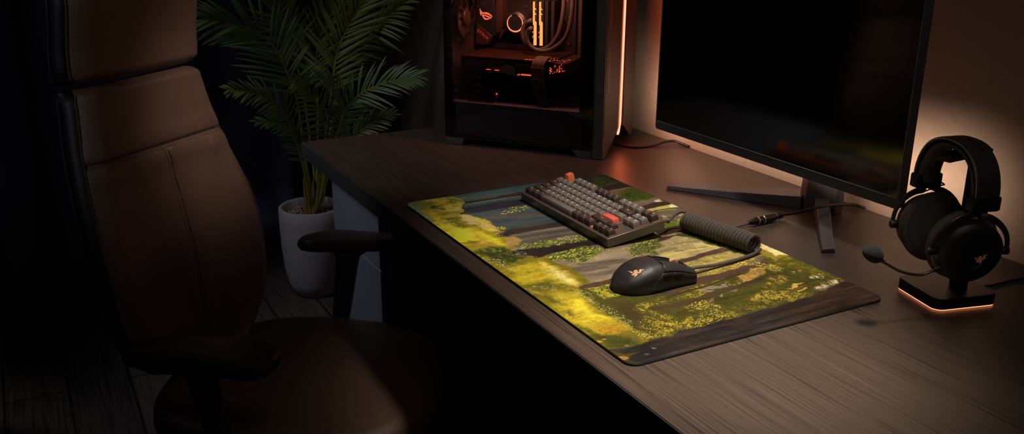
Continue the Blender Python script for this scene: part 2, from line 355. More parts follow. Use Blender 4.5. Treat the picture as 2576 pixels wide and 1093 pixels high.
('m',(58,62,26),0.5,26,10,0.6,0.9,[(569,126),(578,362),(559,446),(673,425),(694,257),(691,68),(604,86)]),
('m',(76,70,24),0.5,40,10,0.6,0.9,[(597,178),(578,362),(559,446),(673,425),(694,257),(691,68),(604,86)]),
('p',(74,62,32),14,10,1.0,[(577,92),(590,110),(631,116),(661,87),(624,72)]),
('p',(176,164,52),6,8,1.0,[(521,86),(523,128),(546,115),(567,111),(562,84)]),
('m',(70,70,30),0.52,10,6,1.0,1.0,[(521,86),(523,128),(546,115),(567,111),(562,84)]),
('m',(188,160,52),0.5,9,14,1,0.95,[(653,83),(634,122),(656,139),(679,132),(700,114),(703,74),(695,58)]),
('m',(206,178,60),0.5,9,12,1,0.9,[(605,113),(605,138),(595,167),(622,156),(629,126),(625,105)]),
('m',(212,182,66),0.47,10,12,1,0.9,[(639,177),(632,202),(634,214),(652,215),(668,225),(663,202),(655,175)]),
('m',(186,160,50),0.5,9,12,1,0.9,[(670,165),(665,207),(685,219),(698,207),(703,154),(699,118),(678,131)]),
('m',(176,150,60),0.52,9,14,1,0.8,[(680,216),(651,302),(650,344),(699,298),(700,209)]),
('m',(214,182,70),0.42,14,7,0.5,0.9,[(596,175),(592,211),(589,247),(584,292),(590,292),(595,245),(599,206)]),
('m',(190,164,56),0.46,10,8,1.0,1.0,[(600,218),(597,241),(616,248),(619,213),(620,167),(612,159)]),
('m',(190,164,60),0.5,12,8,1.0,1.0,[(595,290),(593,354),(615,335),(617,280)]),
('m',(216,186,80),0.46,10,10,1.0,1.0,[(650,301),(651,316),(670,311),(674,291),(666,282)]),
('p',(140,126,110),3,12,1.0,[(602,229),(598,244),(615,247),(615,227)]),
('p',(146,130,112),3,12,1.0,[(600,244),(597,257),(594,291),(614,284),(616,275),(615,259)]),
('p',(130,118,88),3,12,1.0,[(623,270),(622,293),(633,288),(634,266)]),
('p',(138,118,92),3,12,1.0,[(633,212),(635,226),(645,221),(644,209)]),
('p',(160,140,100),3,12,1.0,[(634,247),(633,254),(642,246),(641,242)]),
('p',(88,66,48),3,2,1.0,[(592,141),(591,173),(560,246),(562,296),(559,380),(554,412),(565,406),(578,362),(580,307),(584,261),(589,220),(596,179)]),
('p',(190,152,84),4,8,1.0,[(580,321),(575,368),(579,381),(595,365),(606,305)]),
('m',(150,112,50),0.52,10,8,0.4,1.0,[(580,321),(575,368),(579,381),(595,365),(606,305)]),
('p',(80,64,38),3,2,1.0,[(615,127),(624,176),(617,239),(611,300),(602,390),(614,378),(624,292),(630,232),(639,165),(629,126)]),
('p',(72,58,34),2,2,1.0,[(614,291),(604,341),(601,395),(606,392),(616,336),(621,291)]),
('l',(66,56,26),5,1.0,[(601,169),(596,208),(595,246),(581,326)]),
('l',(66,56,26),3,1.0,[(651,153),(648,190),(645,224),(642,310),(643,351)]),
('l',(66,56,26),3,1.0,[(700,156),(698,179),(696,207)]),
('l',(58,52,24),3,0.9,[(609,385),(628,398),(646,410),(662,430)]),
('l',(58,52,24),3,0.9,[(625,354),(638,374),(657,392),(673,400)]),
('l',(58,52,24),2,0.9,[(657,392),(653,414),(654,431)]),
('l',(58,52,24),3,0.9,[(675,450),(683,423),(684,386)]),
('p',(84,82,24),10,10,1.0,[(538,408),(551,455),(618,457),(677,454),(662,448),(641,434),(593,418),(571,409)]),
('m',(128,116,40),0.56,9,10,1.0,1.0,[(538,408),(551,455),(618,457),(677,454),(641,434),(571,409)]),
('p',(150,130,52),8,12,1.0,[(506,421),(489,454),(551,455),(556,422),(538,413)]),
('p',(236,216,140),6,12,1.0,[(491,452),(507,455),(550,454),(541,437),(510,433)]),
('m',(250,235,190),0.5,9,6,1.0,1.0,[(488,455),(505,457),(550,455),(541,441)]),
('m',(220,190,80),0.5,11,10,0.8,0.85,[(524,377),(546,385),(574,406),(592,407),(598,387),(573,379),(548,356)]),
('m',(205,175,66),0.5,10,10,1.0,1.0,[(612,367),(610,387),(634,378),(645,339),(635,322)]),
('m',(196,166,56),0.48,8,12,1,0.9,[(646,313),(664,349),(692,374),(697,327),(678,291),(662,282)]),
('p',(206,170,74),3,6,1.0,[(658,351),(650,376),(656,394),(659,368)]),
('p',(110,84,36),2,3,1.0,[(662,351),(662,387),(664,388),(668,352)]),
('p',(212,176,80),3,6,1.0,[(668,356),(670,382),(673,380),(673,354)]),
('p',(150,118,70),4,8,1.0,[(606,419),(610,431),(617,420),(614,414)]),
('m',(222,204,172),0.42,10,5,0.6,1.0,[(646,410),(634,428),(634,437),(648,441),(656,424)]),
('m',(226,208,172),0.36,11,5,0.6,1.0,[(666,418),(661,431),(664,446),(677,454),(684,421),(692,399),(686,381),(678,389),(677,402)]),
('m',(200,184,150),0.42,10,5,1.0,1.0,[(608,406),(608,414),(616,407),(614,401)]),
('f',[(236,212,96),(222,196,78),(196,172,60)],150,5,[(653,83),(634,122),(656,139),(679,132),(700,114),(703,74),(695,58)]),
('f',[(62,60,22),(74,72,26)],60,6,[(653,83),(634,122),(656,139),(679,132),(700,114),(703,74),(695,58)]),
('f',[(236,212,96),(222,196,78),(196,172,60)],150,5,[(639,177),(632,202),(634,214),(652,215),(668,225),(663,202),(655,175)]),
('f',[(62,60,22),(74,72,26)],60,6,[(639,177),(632,202),(634,214),(652,215),(668,225),(663,202),(655,175)]),
('f',[(236,212,96),(222,196,78),(196,172,60)],150,5,[(670,165),(665,207),(685,219),(698,207),(703,154),(699,118),(678,131)]),
('f',[(62,60,22),(74,72,26)],60,6,[(670,165),(665,207),(685,219),(698,207),(703,154),(699,118),(678,131)]),
('f',[(236,212,96),(222,196,78),(196,172,60)],150,5,[(646,313),(664,349),(692,374),(697,327),(678,291),(662,282)]),
('f',[(62,60,22),(74,72,26)],60,6,[(646,313),(664,349),(692,374),(697,327),(678,291),(662,282)]),
('f',[(236,212,96),(222,196,78),(196,172,60)],150,5,[(524,377),(546,385),(574,406),(592,407),(598,387),(573,379),(548,356)]),
('f',[(62,60,22),(74,72,26)],60,6,[(524,377),(546,385),(574,406),(592,407),(598,387),(573,379),(548,356)]),
('f',[(236,212,96),(222,196,78),(196,172,60)],150,5,[(552,270),(537,345),(529,406),(547,390),(565,302)]),
('f',[(62,60,22),(74,72,26)],60,6,[(552,270),(537,345),(529,406),(547,390),(565,302)]),
('p',(52,45,43),3,4,1.0,[(702,-1),(708,28),(706,70),(706,93),(707,68),(703,130),(702,204),(700,222),(699,322),(695,371),(690,404),(685,424),(677,454),(790,480),(790,-30),(746,-4),(720,-3)]),
('p',(62,46,36),20,6,1.0,[(709,278),(697,369),(677,454),(744,459),(757,443),(759,280)]),
('t',[(702,-1),(708,28),(706,70),(706,93),(707,68),(703,130),(702,204),(700,222),(699,322),(695,371),(690,404),(685,424),(677,454),(790,480),(790,-30),(746,-4),(720,-3)]),
('p',(98,90,26),6,8,0.8,[(708,1),(715,9),(722,33),(727,14),(723,-2)]),
('p',(84,80,34),6,8,0.8,[(724,-4),(744,-3),(755,13),(748,13),(740,5)]),
('o',(206,146,84),5,(677,3)),
('o',(196,140,76),4,(674,12)),
('o',(170,130,90),4,(703,28)),
('o',(206,144,88),10,(730,3)),
('o',(112,140,146),4,(726,55)),
('o',(90,108,120),4,(735,37)),
('o',(92,106,96),5,(695,45)),
('p',(66,74,28),12,14,0.5,[(308,78),(304,103),(307,135),(327,169),(322,211),(337,201),(338,158),(334,103),(322,81)]),
('p',(66,74,28),12,14,0.5,[(378,99),(368,121),(362,180),(391,200),(418,153),(415,131),(401,117),(394,103)]),
('p',(66,74,28),12,14,0.5,[(401,240),(395,253),(386,283),(394,308),(413,300),(424,288),(444,264),(435,232),(423,233)]),
('f',[(196,182,60),(150,142,48),(110,106,38)],70,9,[(144,129),(112,172),(120,203),(139,200),(147,171),(152,148)]),
('f',[(196,186,46)],26,6,[(207,92),(206,105),(224,105),(224,92)]),
('f',[(206,202,84),(168,174,60),(128,140,44),(104,120,38),(72,84,28),(56,66,24)],240,9,[(307,77),(302,104),(306,136),(326,169),(320,216),(339,204),(339,158),(335,102),(324,80)]),
('f',[(208,198,116),(170,164,80)],70,7,[(305,158),(306,193),(317,209),(332,190),(313,156)]),
('f',[(206,202,84),(168,174,60),(128,140,44),(104,120,38),(72,84,28),(56,66,24),(200,192,90)],520,10,[(376,95),(367,121),(361,181),(391,203),(421,152),(419,129),(404,115),(396,99)]),
('f',[(206,202,84),(168,174,60),(128,140,44),(104,120,38),(72,84,28),(56,66,24),(150,154,52)],240,10,[(400,235),(393,253),(384,285),(392,310),(414,302),(427,288),(450,261),(439,227),(423,229)]),
('o',(186,190,60),5,(397,207)),
('s',(226,216,190),70,1.6,[(56,58),(75,89),(98,75),(86,51)]),
('s',(226,216,190),30,1.4,[(24,89),(50,100),(49,83)]),
('s',(226,216,190),20,1.3,[(8,68),(13,85),(33,79)]),
('s',(226,216,190),45,1.8,[(306,2),(330,6),(342,16),(355,27),(384,21),(383,9),(336,-4)]),
('s',(226,216,190),20,1.4,[(391,19),(403,25),(418,14)]),
('s',(214,190,140),70,1.4,[(125,62),(159,79),(221,89),(256,86),(249,74),(218,73),(162,58)]),
('s',(226,216,190),30,1.2,[(226,69),(232,90),(255,85),(253,72)]),
('s',(150,150,160),50,1.3,[(332,59),(337,81),(360,72),(352,57)]),
('s',(226,216,190),18,2,[(350,20),(355,29),(382,23),(373,12)]),
('s',(226,216,190),40,1.5,[(463,11),(490,23),(510,47),(492,49)]),
('s',(226,214,140),260,1.4,[(506,64),(526,83),(570,72),(606,80),(650,77),(668,64),(643,59),(599,62),(544,62)]),
('s',(226,214,130),80,1.4,[(641,60),(680,69),(702,74),(696,57)]),
('s',(240,220,130),60,1.3,[(538,9),(533,49),(602,42),(658,34),(643,16),(588,8)]),
('s',(150,150,130),30,1.6,[(4,0),(21,20),(118,4),(104,-1)])]
def paint_art(ART, W=940, H=570, LU=752.0, LV=456.5):
    """forest picture printed on the desk mat: returns H x W x 3 display colours 0..255"""
    rg = np.random.RandomState(5)
    U, V = np.meshgrid(np.linspace(0, LU, W), np.linspace(0, LV, H))
    def fbm(period, seed, octs=3, an=1.0):
        r = np.random.RandomState(seed); out = 0; amp = 1; tot = 0
        for o in range(octs):
            pu = period / 2 ** o; pv = period * an / 2 ** o
            nu = int(LU / pu) + 3; nv = int(LV / pv) + 3
            g = r.rand(nv, nu); x = U / pu; y = V / pv
            i = x.astype(int); j = y.astype(int); fx = x - i; fy = y - j
            fx = fx * fx * (3 - 2 * fx); fy = fy * fy * (3 - 2 * fy)
            a = g[j, i] * (1 - fx) + g[j, i + 1] * fx; b = g[j + 1, i] * (1 - fx) + g[j + 1, i + 1] * fx
            out = out + amp * (a * (1 - fy) + b * fy); tot += amp; amp *= .55
        return out / tot
    WU = (fbm(24, 1, 4) - .5) * 3; WV = (fbm(24, 2, 4) - .5) * 3
    def sdf(pts, x, y):
        d = np.full(x.shape, 1e9); ins = np.zeros(x.shape, bool); n = len(pts)
        for k in range(n):
            ax, ay = pts[k]; bx, by = pts[(k + 1) % n]; ex = bx - ax; ey = by - ay; L = ex * ex + ey * ey
            if L == 0: continue
            t = np.clip(((x - ax) * ex + (y - ay) * ey) / L, 0, 1)
            d = np.minimum(d, (x - ax - t * ex) ** 2 + (y - ay - t * ey) ** 2)
            if ey != 0: ins ^= ((ay > y) != (by > y)) & (x < ex * (y - ay) / ey + ax)
        d = np.sqrt(d); return np.where(ins, -d, d)
    C = np.zeros((H, W, 3)) + 60
    su = (W - 1) / LU; sv = (H - 1) / LV
    def win(pts, pad):
        xs = [p[0] for p in pts]; ys = [p[1] for p in pts]
        return (slice(max(0, int((min(ys) - pad) * sv)), max(0, min(H, int((max(ys) + pad) * sv) + 2))),
                slice(max(0, int((min(xs) - pad) * su)), max(0, min(W, int((max(xs) + pad) * su) + 2))))
    def blend(s, a, c): C[s] += (np.array(c, float) - C[s]) * np.clip(a, 0, 1)[..., None]
    def inside(pts, n, r):
        p = np.array(pts, float); lo = p.min(0); hi = p.max(0); out = []
        for _ in range(60):
            q = lo + r.rand(n * 3, 2) * (hi - lo); k = sdf(pts, q[:, 0], q[:, 1]) < 0; out += list(q[k])
            if len(out) >= n: break
        return out[:n]
    def dab(x, y, ru, rv, ang, c, al=1.0):
        R = max(ru, rv) + 1.5; s = win([(x, y)], R)
        if C[s].size == 0: return
        dx = U[s] - x; dy = V[s] - y; ca, sa = math.cos(ang), math.sin(ang)
        d = np.sqrt(((dx * ca + dy * sa) / ru) ** 2 + ((-dx * sa + dy * ca) / rv) ** 2)
        blend(s, np.clip((1.25 - d) / .5, 0, 1) * al, c)
    fine = {}; FN = None
    for k, op in enumerate(ART):
        t = op[0]
        if t == 'p':
            _, c, soft, warp, al, pts = op; s = win(pts, soft + warp + 2)
            if C[s].size == 0: continue
            d = sdf(pts, U[s] + WU[s] * warp, V[s] + WV[s] * warp)
            k_ = np.clip(.5 - d / max(soft, .8), 0, 1); blend(s, k_ * k_ * (3 - 2 * k_) * al, c)
        elif t == 'm':
            _, c, thr, fr, soft, an, al, pts = op; s = win(pts, soft + 4)
            if C[s].size == 0: continue
            key = (fr, an, k % 5)
            if key not in fine: fine[key] = fbm(fr, 100 + k, 4, max(.3, an))
            d = sdf(pts, U[s] + WU[s] * 6, V[s] + WV[s] * 6)
            if FN is None: FN = fbm(9.0, 55, 3, .6); F2 = fbm(2.6, 56, 2, .8)
            blend(s, np.clip(.5 - d / soft, 0, 1) * np.clip(((fine[key][s] - .5) * .6 + (FN[s] - .5) * 1.1 + (F2[s] - .5) * 1.0 + .47 - thr) / .46 + .30, 0, 1) * al, c)
        elif t == 'l':
            _, c, w, al, pts = op; s = win(pts, w + 3); x = U[s] + WU[s]; y = V[s] + WV[s]; d = np.full(x.shape, 1e9)
            if d.size == 0: continue
            for a, b in zip(pts[:-1], pts[1:]):
                e = np.array(b, float) - a; L = e @ e + 1e-9
                q = np.clip(((x - a[0]) * e[0] + (y - a[1]) * e[1]) / L, 0, 1)
                d = np.minimum(d, np.hypot(x - a[0] - q * e[0], y - a[1] - q * e[1]))
            w2 = w * .5; soft = max(.8, w * .35)
            blend(s, np.clip((w2 - d) / soft + .5, 0, 1) * al, c)
        elif t == 's':
            _, c, n, r, pts = op
            for x, y in inside(pts, n, rg):
                dab(x, y, r * rg.uniform(.4, .8), r * rg.uniform(.3, .6), rg.uniform(0, 3), c, rg.uniform(.5, 1))
        elif t == 'f':
            _, cs, n, ln, pts = op
            for i, (x, y) in enumerate(inside(pts, n, rg)):
                c = cs[rg.randint(len(cs))]; L = ln * rg.uniform(.35, .75)
                dab(x, y, L * .55, L * .17, rg.uniform(-.55, .55) + 2.1, c, .92)
        elif t == 'o':
            _, c, r, (x, y) = op; dab(x, y, r * .8, r * .55, 1.2, c, .9)
        elif t == 't':
            pts = op[1]; s = win(pts, 6); m = np.clip(.5 - sdf(pts, U[s], V[s]) / 3, 0, 1)
            g = fbm(7, 900, 3, 9.0)[s]; g2 = fbm(30, 901, 3, 3)[s]
            C[s] *= (1 + m * ((g - .5) * .9 + (g2 - .5) * .7))[..., None]
            blend(s, m * np.clip((fbm(22, 902, 3, 3)[s] - .58) * 4, 0, .5), (74, 52, 38))
    C *= (1 + (fbm(3.2, 77, 2) - .5)[..., None] * .20 + (fbm(9, 78, 3, 4.5) - .5)[..., None] * .34)
    return np.clip(C, 0, 255)
# ------------------------------------------------------------------ room shell
RX, BY = 1.401, 3.60
def wallbox(name, c, size, m, seg=None):
    mb = MB().box(c, size); return struct(obj(name, mb, m, smooth=False))
wallbox('floor', (-.2, 1.0, -.05), (3.4, 5.4, .1), M['floor'])
wallbox('ceiling', (-.2, 1.0, 2.65), (3.4, 5.4, .1), M['ceil'])
wallbox('wall_right', (RX + .05, 1.0, 1.3), (.1, 5.4, 2.6), M['wall'])
wallbox('wall_back', (-.2, BY + .05, 1.3), (3.2, .1, 2.6), M['backwall'])
wallbox('wall_left', (-1.85, 1.0, 1.3), (.1, 5.4, 2.6), M['sidewall'])
wallbox('wall_front', (-.2, -1.65, 1.3), (3.2, .1, 2.6), M['sidewall'])
struct(obj('baseboard_back', MB().box((-.2, BY - .008, .04), (3.2, .016, .08)), M['sidewall'], smooth=False))

# curtain: one cloth with soft folds hanging to the floor
def curtain_y(x): return 3.46 + .045 * math.sin(x * 2 * PI / .195 + 2.35) + .012 * math.sin(x * 31 + 1)
cg = [[V((x, curtain_y(x) + .02 * math.sin(z * 1.3 + x * 3), z)) for z in np.linspace(.012, 2.5, 24)] for x in np.linspace(-1.55, .885, 260)]
cu = obj('curtain', MB().grid(cg), M['curtain'])
cu.modifiers.new('cloth', 'SOLIDIFY').thickness = .004
tag(cu, 'dark navy curtain hanging in soft folds to the floor behind the palm', 'curtain')

# ------------------------------------------------------------------ desk
DX0, DY1, DY0 = .5885, 2.176, .12
desk = thing('desk', 'long dark brown wood grain desk standing along the warm lit wall', 'desk', (1.0, 1.1, 0))
top = MB().box(((DX0 + RX - .002) / 2, (DY0 + DY1) / 2, H - .0185), (RX - .002 - DX0, DY1 - DY0, .037))
obj('tabletop', top, M['desk'], desk, bevel=.0012)
fe = MB().box((DX0 - .0006, (DY0 + DY1) / 2, H - .0190), (.0012, DY1 - DY0 - .002, .0345)); obj('edge_band', fe, M['edge'], desk)
lg = MB().box((1.0, DY0 + .06, (H - .037) / 2), (.70, .03, H - .0375)); obj('leg_panel', lg, M['cab'], desk, bevel=.001)
bp = MB().box((RX - .1, 1.0, .52), (.018, 1.44, .36)); obj('modesty_panel', bp, M['cab'], desk, bevel=.001)

cab = thing('drawer_cabinet', 'charcoal drawer cabinet under the far end of the desk', 'cabinet', (.95, 1.89, 0))
CX, CY0, CY1, CT = .615, 1.722, 2.035, H - .0385
obj('body', MB().box(((CX + .022 + 1.28) / 2, (CY0 + CY1) / 2, (CT + .03) / 2), (1.28 - CX - .022, CY1 - CY0, CT - .03)), M['cab'], cab, bevel=.0015)
obj('plinth', MB().box((.96, (CY0 + CY1) / 2, .015), (.58, CY1 - CY0 - .03, .03)), M['gap'], cab)
zt = [CT - .004, CT - .145, CT - .40, .035]
for k in range(3):
    z1, z0 = zt[k], zt[k + 1] + .004
    ym = (CY0 + CY1) / 2; w2 = (CY1 - CY0) / 2 - .002
    # front panel with a scooped finger pull cut in its top edge (lower two drawers)
    if k == 0: pts = [(-w2, z0), (w2, z0), (w2, z1), (-w2, z1)]
    else:
        sc = [(.058 - t * .116 / 10, z1 - .020 * math.sin(PI * t / 10) ** .6) for t in range(11)]
        pts = [(-w2, z0), (w2, z0), (w2, z1)] + [(a + .03, b) for a, b in sc] + [(-w2, z1)]
    d = obj('drawer', MB().prism(pts, (CX, ym, 0), Y, Z, X, .020), M['cab'], cab, bevel=.0012)
    if k: obj('finger_pull', MB().box((CX + .016, ym + .03, z1 - .012), (.006, .12, .022)), M['gap'], d)

# ------------------------------------------------------------------ desk mat with its printed forest
MX0, MX1, MY0, MY1 = .6235, 1.080, .842, 1.594
dm = thing('desk_mat', 'large desk mat printed with a sunlit forest glade', 'desk mat', ((MX0 + MX1) / 2, (MY0 + MY1) / 2, H))
out = rrect(MX1 - MX0, MY1 - MY0, .017, 8); cx, cy = (MX0 + MX1) / 2, (MY0 + MY1) / 2
def insetr(d): return [V((cx + a, cy + b, 0)) for a, b in rrect(MX1 - MX0 - 2 * d, MY1 - MY0 - 2 * d, .017 - d, 8)]
mb = MB().loft([[p + V((0, 0, z)) for p in insetr(d)] for d, z in ((.0006, H + .0001), (0, H + .0008), (0, PAD - .0012), (.0007, PAD - .0003))])
obj('rubber_base', mb, M['rubber'], dm)
LAMP_FIT_K = (-2.585, 5.829, 3.346, -4.719, -1.879, -1.049, 2.447, 0.655, -2.221)   # fitted lamp light over the mat; print colours are divided by it
def make_print():
    W, Hn = 940, 570
    C = paint_art(ART, W, Hn)
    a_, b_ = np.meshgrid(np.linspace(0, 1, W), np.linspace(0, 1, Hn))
    lamp_fit = np.exp(sum(k * t for k, t in zip(LAMP_FIT_K, (1, a_, b_, a_ * a_, a_ * b_, b_ * b_, a_ ** 3, a_ * a_ * b_, a_ * b_ * b_))))
    lc = np.where(C / 255 <= .04045, C / 255 / 12.92, ((C / 255 + .055) / 1.055) ** 2.4) / np.clip(lamp_fit, .28, 2.4)[..., None]
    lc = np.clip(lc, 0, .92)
    LX, LY = MX1 - MX0 - .001, MY1 - MY0 - .001
    u = np.linspace(0, 1, W); v = np.linspace(0, 1, Hn)
    xx = (v - .5)[:, None] * LX + u[None] * 0; yy = (.5 - u)[None] * LY + v[:, None] * 0
    co = np.stack([xx, yy, np.full(xx.shape, PAD - H)], -1).reshape(-1, 3)
    i = np.arange(W * Hn).reshape(Hn, W)
    q = np.stack([i[:-1, :-1], i[:-1, 1:], i[1:, 1:], i[1:, :-1]], -1).reshape(-1, 4)
    r = .0165; ax = np.abs(xx) - (LX / 2 - r); ay = np.abs(yy) - (LY / 2 - r)
    ok = ~((ax > 0) & (ay > 0) & (ax * ax + ay * ay > r * r)).reshape(-1)
    q = q[ok[q].all(1)]
    q = q[:, ::-1]
    me = bpy.data.meshes.new('printed_top')
    me.vertices.add(len(co)); me.vertices.foreach_set('co', co.ravel())
    me.loops.add(q.size); me.loops.foreach_set('vertex_index', q.ravel().astype(np.int32))
    me.polygons.add(len(q)); me.polygons.foreach_set('loop_start', np.arange(0, q.size, 4, dtype=np.int32))
    me.update(calc_edges=True); me.validate()
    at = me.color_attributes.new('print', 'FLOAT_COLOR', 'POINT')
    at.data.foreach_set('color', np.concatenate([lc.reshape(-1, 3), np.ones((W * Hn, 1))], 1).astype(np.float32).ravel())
    m = bpy.data.materials.new('printed_forest_cloth'); m.use_nodes = True; nt = m.node_tree; b = nt.nodes['Principled BSDF']; L = nt.links.new
    a = nt.nodes.new('ShaderNodeVertexColor'); a.layer_name = 'print'
    L(a.outputs[0], b.inputs['Base Color']); b.inputs['Roughness'].default_value = .85; b.inputs['Specular IOR Level'].default_value = .07
    tc = nt.nodes.new('ShaderNodeTexCoord'); n = nt.nodes.new('ShaderNodeTexNoise'); n.inputs['Scale'].default_value = 1500; L(tc.outputs['Object'], n.inputs['Vector'])
    bu = nt.nodes.new('ShaderNodeBump'); bu.inputs['Strength'].default_value = .2; bu.inputs['Distance'].default_value = .0005; L(n.outputs['Fac'], bu.inputs['Height']); L(bu.outputs[0], b.inputs['Normal'])
    me.materials.append(m)
    o = bpy.data.objects.new('printed_top', me); COL.objects.link(o); o.parent = dm; o.location = (0, 0, 0)
make_print()

# ------------------------------------------------------------------ keyboard
KO = V((.832, 1.505, PAD + .0005)); kt = math.radians(7.2)
kx = V((0, -1, 0)); ky = V((math.cos(kt), 0, math.sin(kt))); kz = V((-math.sin(kt), 0, math.cos(kt)))
KL, KD, KH = .3005, .119, .0165; PITCH = .0168
kb = thing('keyboard', 'compact mechanical keyboard with grey and dark brown keys and two orange ones', 'keyboard', KO)
def K(a, b, c=0): return KO + kx * a + ky * b + kz * c
obj('case', MB().box(K(KL / 2, KD / 2, KH / 2), (KL, KD, KH), (kx, ky, kz)), M['keycase'], kb, bevel=.0012, seg=2)
for a in (.03, KL - .03):
    p = K(a, KD - .012); hgt = p.z - PAD
    obj('flip_foot', MB().box((p.x, p.y, PAD + hgt / 2 + .0005), (.008, .022, hgt)), M['plastic'], kb, bevel=.001)
u0 = (KL - 17.25 * PITCH) / 2; v0 = (KD - 6.3 * PITCH) / 2
def well(x0, x1, r0, r1):
    return MB().box(K(u0 + (x0 + x1) / 2 * PITCH, v0 + ((r0 + r1) / 2 + .06) * PITCH, KH + .00012), ((x1 - x0 - .10) * PITCH, (r1 - r0 - .16) * PITCH, .0003), (kx, ky, kz))
for q in ((0, 15, 0, 5), (0, 1, 5.3, 6.3), (2, 6, 5.3, 6.3), (6.5, 10.5, 5.3, 6.3), (11, 15, 5.3, 6.3), (15.25, 17.25, 5.3, 6.3), (15.3, 17.2, 3.05, 4.9), (14.3, 17.2, 0, .9), (15.25, 16.25, 1, 2)):
    obj('backlight_panel', well(*q), M['klight'], kb)
KEYS = []
def row(r, x, items):
    for it in items:
        if isinstance(it, (int, float)): x += it; continue
        w, m, s, lg = it; KEYS.append((x, r, w, m, s)); KEYS[-1] += (lg,); x += w
g, d = 'kgrey', 'kdark'
row(5.3, 0, [(1, 'korange', '', None), 1] + [(1, g, 'F%d' % i, 'legend') for i in (1, 2, 3, 4)] + [.5] + [(1, d, 'F%d' % i, 'legendo') for i in (5, 6, 7, 8)] + [.5] + [(1, g, 'F%d' % i, 'legend') for i in (9, 10, 11, 12)] + [.25, (1, d, 'PRT', 'legendo'), (1, d, 'PSE', 'legendo')])
row(4, 0, [(1, g, '~', 'legend')] + [(1, g, c, 'legend') for c in '1234567890-='] + [(2, d, 'BKSP', 'legendo'), .25, (1, g, 'INS', 'legend'), (1, g, 'HM', 'legend')])
row(3, 0, [(1.5, d, 'TAB', 'legendo')] + [(1, g, c, 'legend') for c in 'QWERTYUIOP[]'] + [(1.5, g, '\\', 'legend'), .25, (1, g, 'DEL', 'legend'), (1, g, 'END', 'legend')])
row(2, 0, [(1.75, d, 'CAPS', 'legendo')] + [(1, g, c, 'legend') for c in "ASDFGHJKL;'"] + [(2.25, 'kred', '', None)])
row(1, 0, [(2.25, d, 'SHIFT', 'legendo')] + [(1, g, c, 'legend') for c in 'ZXCVBNM,./'] + [(2.75, d, 'SHIFT', 'legendo'), .25, (1, d, '^', 'legend')])
row(0, 0, [(1.25, d, 'CTRL', 'legendo'), (1.25, d, 'WIN', 'legendo'), (1.25, d, 'ALT', 'legendo'), (6.25, g, '', None), (1.25, d, 'ALT', 'legendo'), (1.25, d, 'FN', 'legendo'), (1.25, d, 'CTRL', 'legendo'), .5, (1, d, '<', 'legend'), (1, d, 'v', 'legend'), (1, d, '>', 'legend')])
TILT = {5.3: .10, 4: .05, 3: .0, 2: -.04, 1: -.08, 0: -.08}
HGT = {5.3: .0100, 4: .0092, 3: .0082, 2: .0076, 1: .0076, 0: .0078}
for x, r, w, mm_, s, lgm in KEYS:
    ca, cb_ = u0 + (x + w / 2) * PITCH, v0 + (r + .5) * PITCH
    hh = HGT[r] * 1.05 + (.0032 if mm_ == 'korange' else 0); t = TILT[r]
    rings = []
    for z, ins, off, rad in ((0, .0005, 0, .0005), (hh * .12, .0006, 0, .0006), (hh * .93, .0020, .0005, .0009), (hh, .0025, .0006, .0012)):
        rr = rrect(w * PITCH - 2 * ins, PITCH - 2 * ins, rad, 3)
        rings.append([K(ca + a, cb_ + b + off, KH + .0012 + z + b * t * (z / hh)) for a, b in rr])
    kc = obj('keycap', MB().loft(rings), M[mm_], kb, ang=50)
    if mm_ in ('kred', 'korange'): kc['label'] = 'bright orange keycap'
    if s:
        sz = .0052 if len(s) == 1 else .0036 if len(s) < 4 else .003
        vs, fs = text_geo(s, sz)
        oa = 0 if len(s) < 2 else -min(.0, 0)
        obj('legend', MB().add([K(ca + a, cb_ + b + .0030, KH + .0012 + hh + .00018 + (b + .0024) * t) for a, b, _ in vs], fs), M[lgm], kc, smooth=False)

# ------------------------------------------------------------------ coiled cord, its plugs and the mouse
cc = thing('coiled_cord', 'thick grey braided coiled cord lying on the edge of the forest mat', 'cord', (1.02, 1.14, PAD))
C0, C1 = V((1.006, 1.222, PAD + .0177)), V((1.033, 1.072, PAD + .0177))
ax = (C1 - C0).normalized(); e1 = ax.cross(Z).normalized(); e2 = e1.cross(ax); R, wr, turns = .0138, .0034, 21.5
L = (C1 - C0).length
def coil(t): a = 2 * PI * turns * t + PI * .5; return C0 + ax * (L * t) + e1 * (R * math.cos(a)) + e2 * (R * math.sin(a))
n = int(turns * 28); pts = [coil(i / n) for i in range(n + 1)]
obj('coil', MB().tube(pts, wr, 8), M['cord'], cc)
kp = K(KL - .012, KD + .0032, .009)
lead = crom([kp, kp + V((.014, .004, -.001)), (.975, 1.2275, PAD + .0185), (.992, 1.2310, PAD + .027), pts[0] + V((-.004, .006, .0006)), pts[1]], 10)
obj('keyboard_lead', MB().tube(lead, .0027, 10), M['cord'], cc)
e = pts[-1]
ml = crom([pts[-3], e + V((.002, -.006, .0012)), (1.044, 1.069, PAD + .0072), (1.022, 1.062, PAD + .0046), (.9813, 1.055, PAD + .0046), (.9378, 1.051, PAD + .0056), (.9, 1.047, PAD + .010), (.874, 1.044, PAD + .0125)], 10)
obj('mouse_lead', MB().tube(ml, .0027, 10), M['cord'], cc)
ul = crom([(1.044, 1.160, PAD + .006), (1.06, 1.172, PAD + .0045), (1.083, 1.182, PAD + .0042), (1.105, 1.1855, H + .007), (1.1268, 1.1882, H + .0085)], 8)
obj('plug_lead', MB().tube(ul, .0027, 10), M['cord'], cc)
ca_, cb2 = V((1.124, 1.1878, H + .0085)), V((1.212, 1.1935, H + .0085)); cax = (cb2 - ca_).normalized(); cl = (cb2 - ca_).length
def seg_lathe(name, prof, m, par): return obj(name, MB().lathe([(r, z * cl) for r, z in prof], ca_, cax, 20), m, par)
